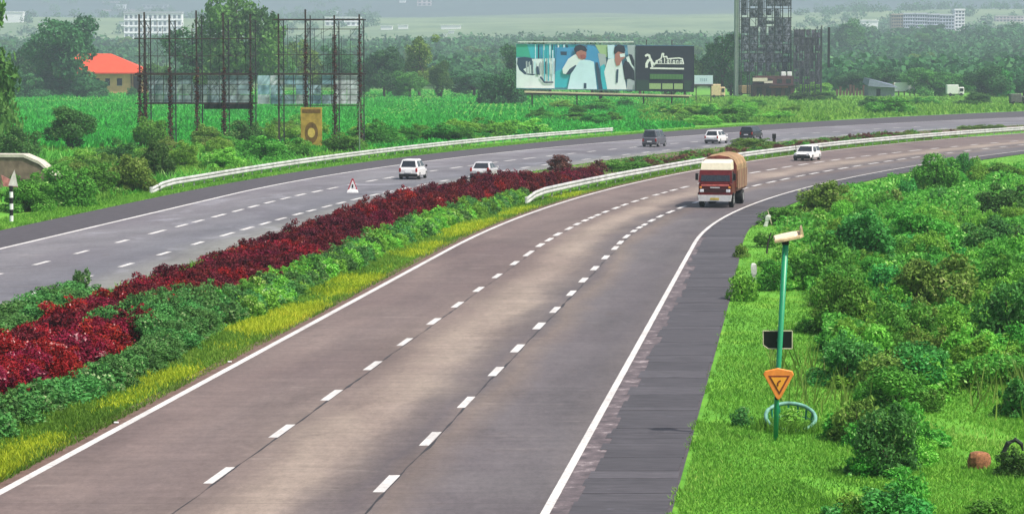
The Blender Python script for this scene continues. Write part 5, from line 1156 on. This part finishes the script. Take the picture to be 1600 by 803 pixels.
# ------------------------------------------------------------------ far buildings
def far_b(name, label, p0, p1, top, bot, col, rows=2, cols=6, cat='building', win=True, roof=None, Yf=None, depth=12):
    pm = (p0+p1)/2
    if Yf: x, z = XZ(pm, bot, Yf); y = Yf
    else: x, y, z = hit(pm, bot)
    s_ = F/y; w_ = (p1-p0)/s_; h = (bot-top)/s_; g = float(TZ(x, y)); base = min(0, g-z)-1.5
    e = empty(name, (x, y, z), 0, label, cat)
    MB().box(-w_/2, w_/2, 0, depth, base, h).build('wall', col, e)
    if win:
        hh = h/rows; ww = w_/cols
        for i in range(cols):
            for j in range(rows):
                MB().box(-w_/2+ww*(i+.25), -w_/2+ww*(i+.78), -.15, .05, hh*j+hh*.25, hh*j+hh*.78).build('window', plain('far_window', (.10, .13, .17), .4, .2), e)
        for j in range(rows): MB().box(-w_/2-.3, w_/2+.3, -.7, -.01, hh*j-.15, hh*j+.15).build('floor_slab', col, e)
    MB().box(-w_/2-.5, w_/2+.5, -.8, depth+.5, h, h+max(.4, h*.08)).build('roof', roof or col, e)
    return e
FW = plain('far_white', (.92, .92, .93), .8, .08, .1); FP = plain('far_pink', (.72, .60, .62), .8, .15, .1); FG = plain('far_grey', (.4, .42, .45), .8, .1, .1)
far_b('office_block', 'white multi-storey block with grey top floor seen through the left hoarding frame', 194, 284, 22, 62, FW, 4, 12, roof=FG, depth=14)
far_b('office_block', 'long pale flat block above the white block behind the hoarding', 222, 262, 8, 14, FG, 1, 6)
far_b('white_hall', 'bright white hall at the top left corner', 2, 36, 20, 36, FW, 1, 5, win=False)
far_b('far_house', 'pale low building left of the large dark tree', 60, 76, 34, 39, FW, 1, 3, win=False)
far_b('far_house', 'small white house highest on the left hillside', 182, 196, 8, 15, FW, 1, 3, win=False)
far_b('far_house', 'long pale pink row on the left hillside', 160, 186, 3, 6, FP, 1, 3, win=False)
far_b('far_house', 'pale low roofs below the pink row', 160, 218, 15, 18, FP, 1, 3, win=False)
far_b('far_house', 'teal and white building between the dark tree and the hoarding', 186, 209, 35, 42, FW, 1, 3, win=False, roof=plain('far_teal', (.1, .35, .33), .7))
far_b('far_house', 'white buildings just above the right end of the hoarding frame', 508, 564, 28, 41, FW, 2, 7)
far_b('far_house', 'white rounded tank building behind the third right hoarding pole', 515, 528, 18, 25, FW, 1, 2, win=False)
far_b('far_house', 'white low house left of the tall olive tree', 595, 613, 41, 47, FW, 1, 3, win=False)
far_b('far_house', 'white house just above the tall olive tree', 622, 637, 40, 46, FW, 1, 3, win=False)
far_b('far_house', 'long white building right of the tall olive tree', 689, 720, 40, 46, FW, 1, 6, win=False)
far_b('far_house', 'small white house below the long white building', 701, 709, 49, 53, FW, 1, 2, win=False)
far_b('far_house', 'tiny white house right of the tall olive tree', 692, 698, 54, 58, FW, 1, 2, win=False)
far_b('far_temple', 'pink and white building at the top edge of the picture', 652, 674, 0, 10, FP, 2, 3)
far_b('far_house', 'white house left of the pink and white building at the top', 624, 634, 0, 5, FW, 1, 2, win=False)
far_b('flat_building', 'white flat-roofed building beside the dark ridge tree', 1345, 1372, 33, 51, FW, 2, 4, win=False)
AP = plain('apartment_white', (.66, .68, .76), .8, .1, .1)
for i, (p0, p1, t_, b_) in enumerate([(1393, 1410, 24, 48), (1411, 1429, 23, 49), (1430, 1448, 23, 50), (1449, 1467, 24, 50), (1468, 1491, 25, 50)]):
    far_b('apartment_block', 'apartment block number '.replace(' number ', ' ')+['at the left end of the long white row on the ridge', 'second from the left in the long white row on the ridge', 'in the middle of the long white row on the ridge', 'second from the right in the long white row on the ridge', 'beside the tallest block of the long white row'][i], p0, p1, t_, b_, [plain('apartment_tan', (.5, .44, .36), .8, .15, .1), AP, AP, AP, AP][i], 5, 5, Yf=2100)
far_b('apartment_block', 'tallest white apartment block at the right end of the long row on the ridge', 1492, 1507, 17, 48, FW, 6, 3, Yf=2110)
far_b('far_house', 'pale village building at the far right of the ridge', 1556, 1600, 26, 35, FP, 2, 8)
# ------------------------------------------------------------------ haze
hz = MB().box(-3400, 3400, -170, 7760, -1.2, 480).build('haze', None); hz.data.materials.clear()
m = bpy.data.materials.new('haze'); m.use_nodes = True; t = m.node_tree; t.nodes.remove(t.nodes['Principled BSDF'])
pv = t.nodes.new('ShaderNodeVolumePrincipled'); pv.inputs['Color'].default_value = (.68, .86, .93, 1); pv.inputs['Density'].default_value = 2.4e-4; pv.inputs['Anisotropy'].default_value = 0.0
t.links.new(pv.outputs[0], t.nodes['Material Output'].inputs['Volume']); hz.data.materials.append(m); hz['kind'] = 'stuff'; hz['label'] = 'thin pale air haze over the valley'
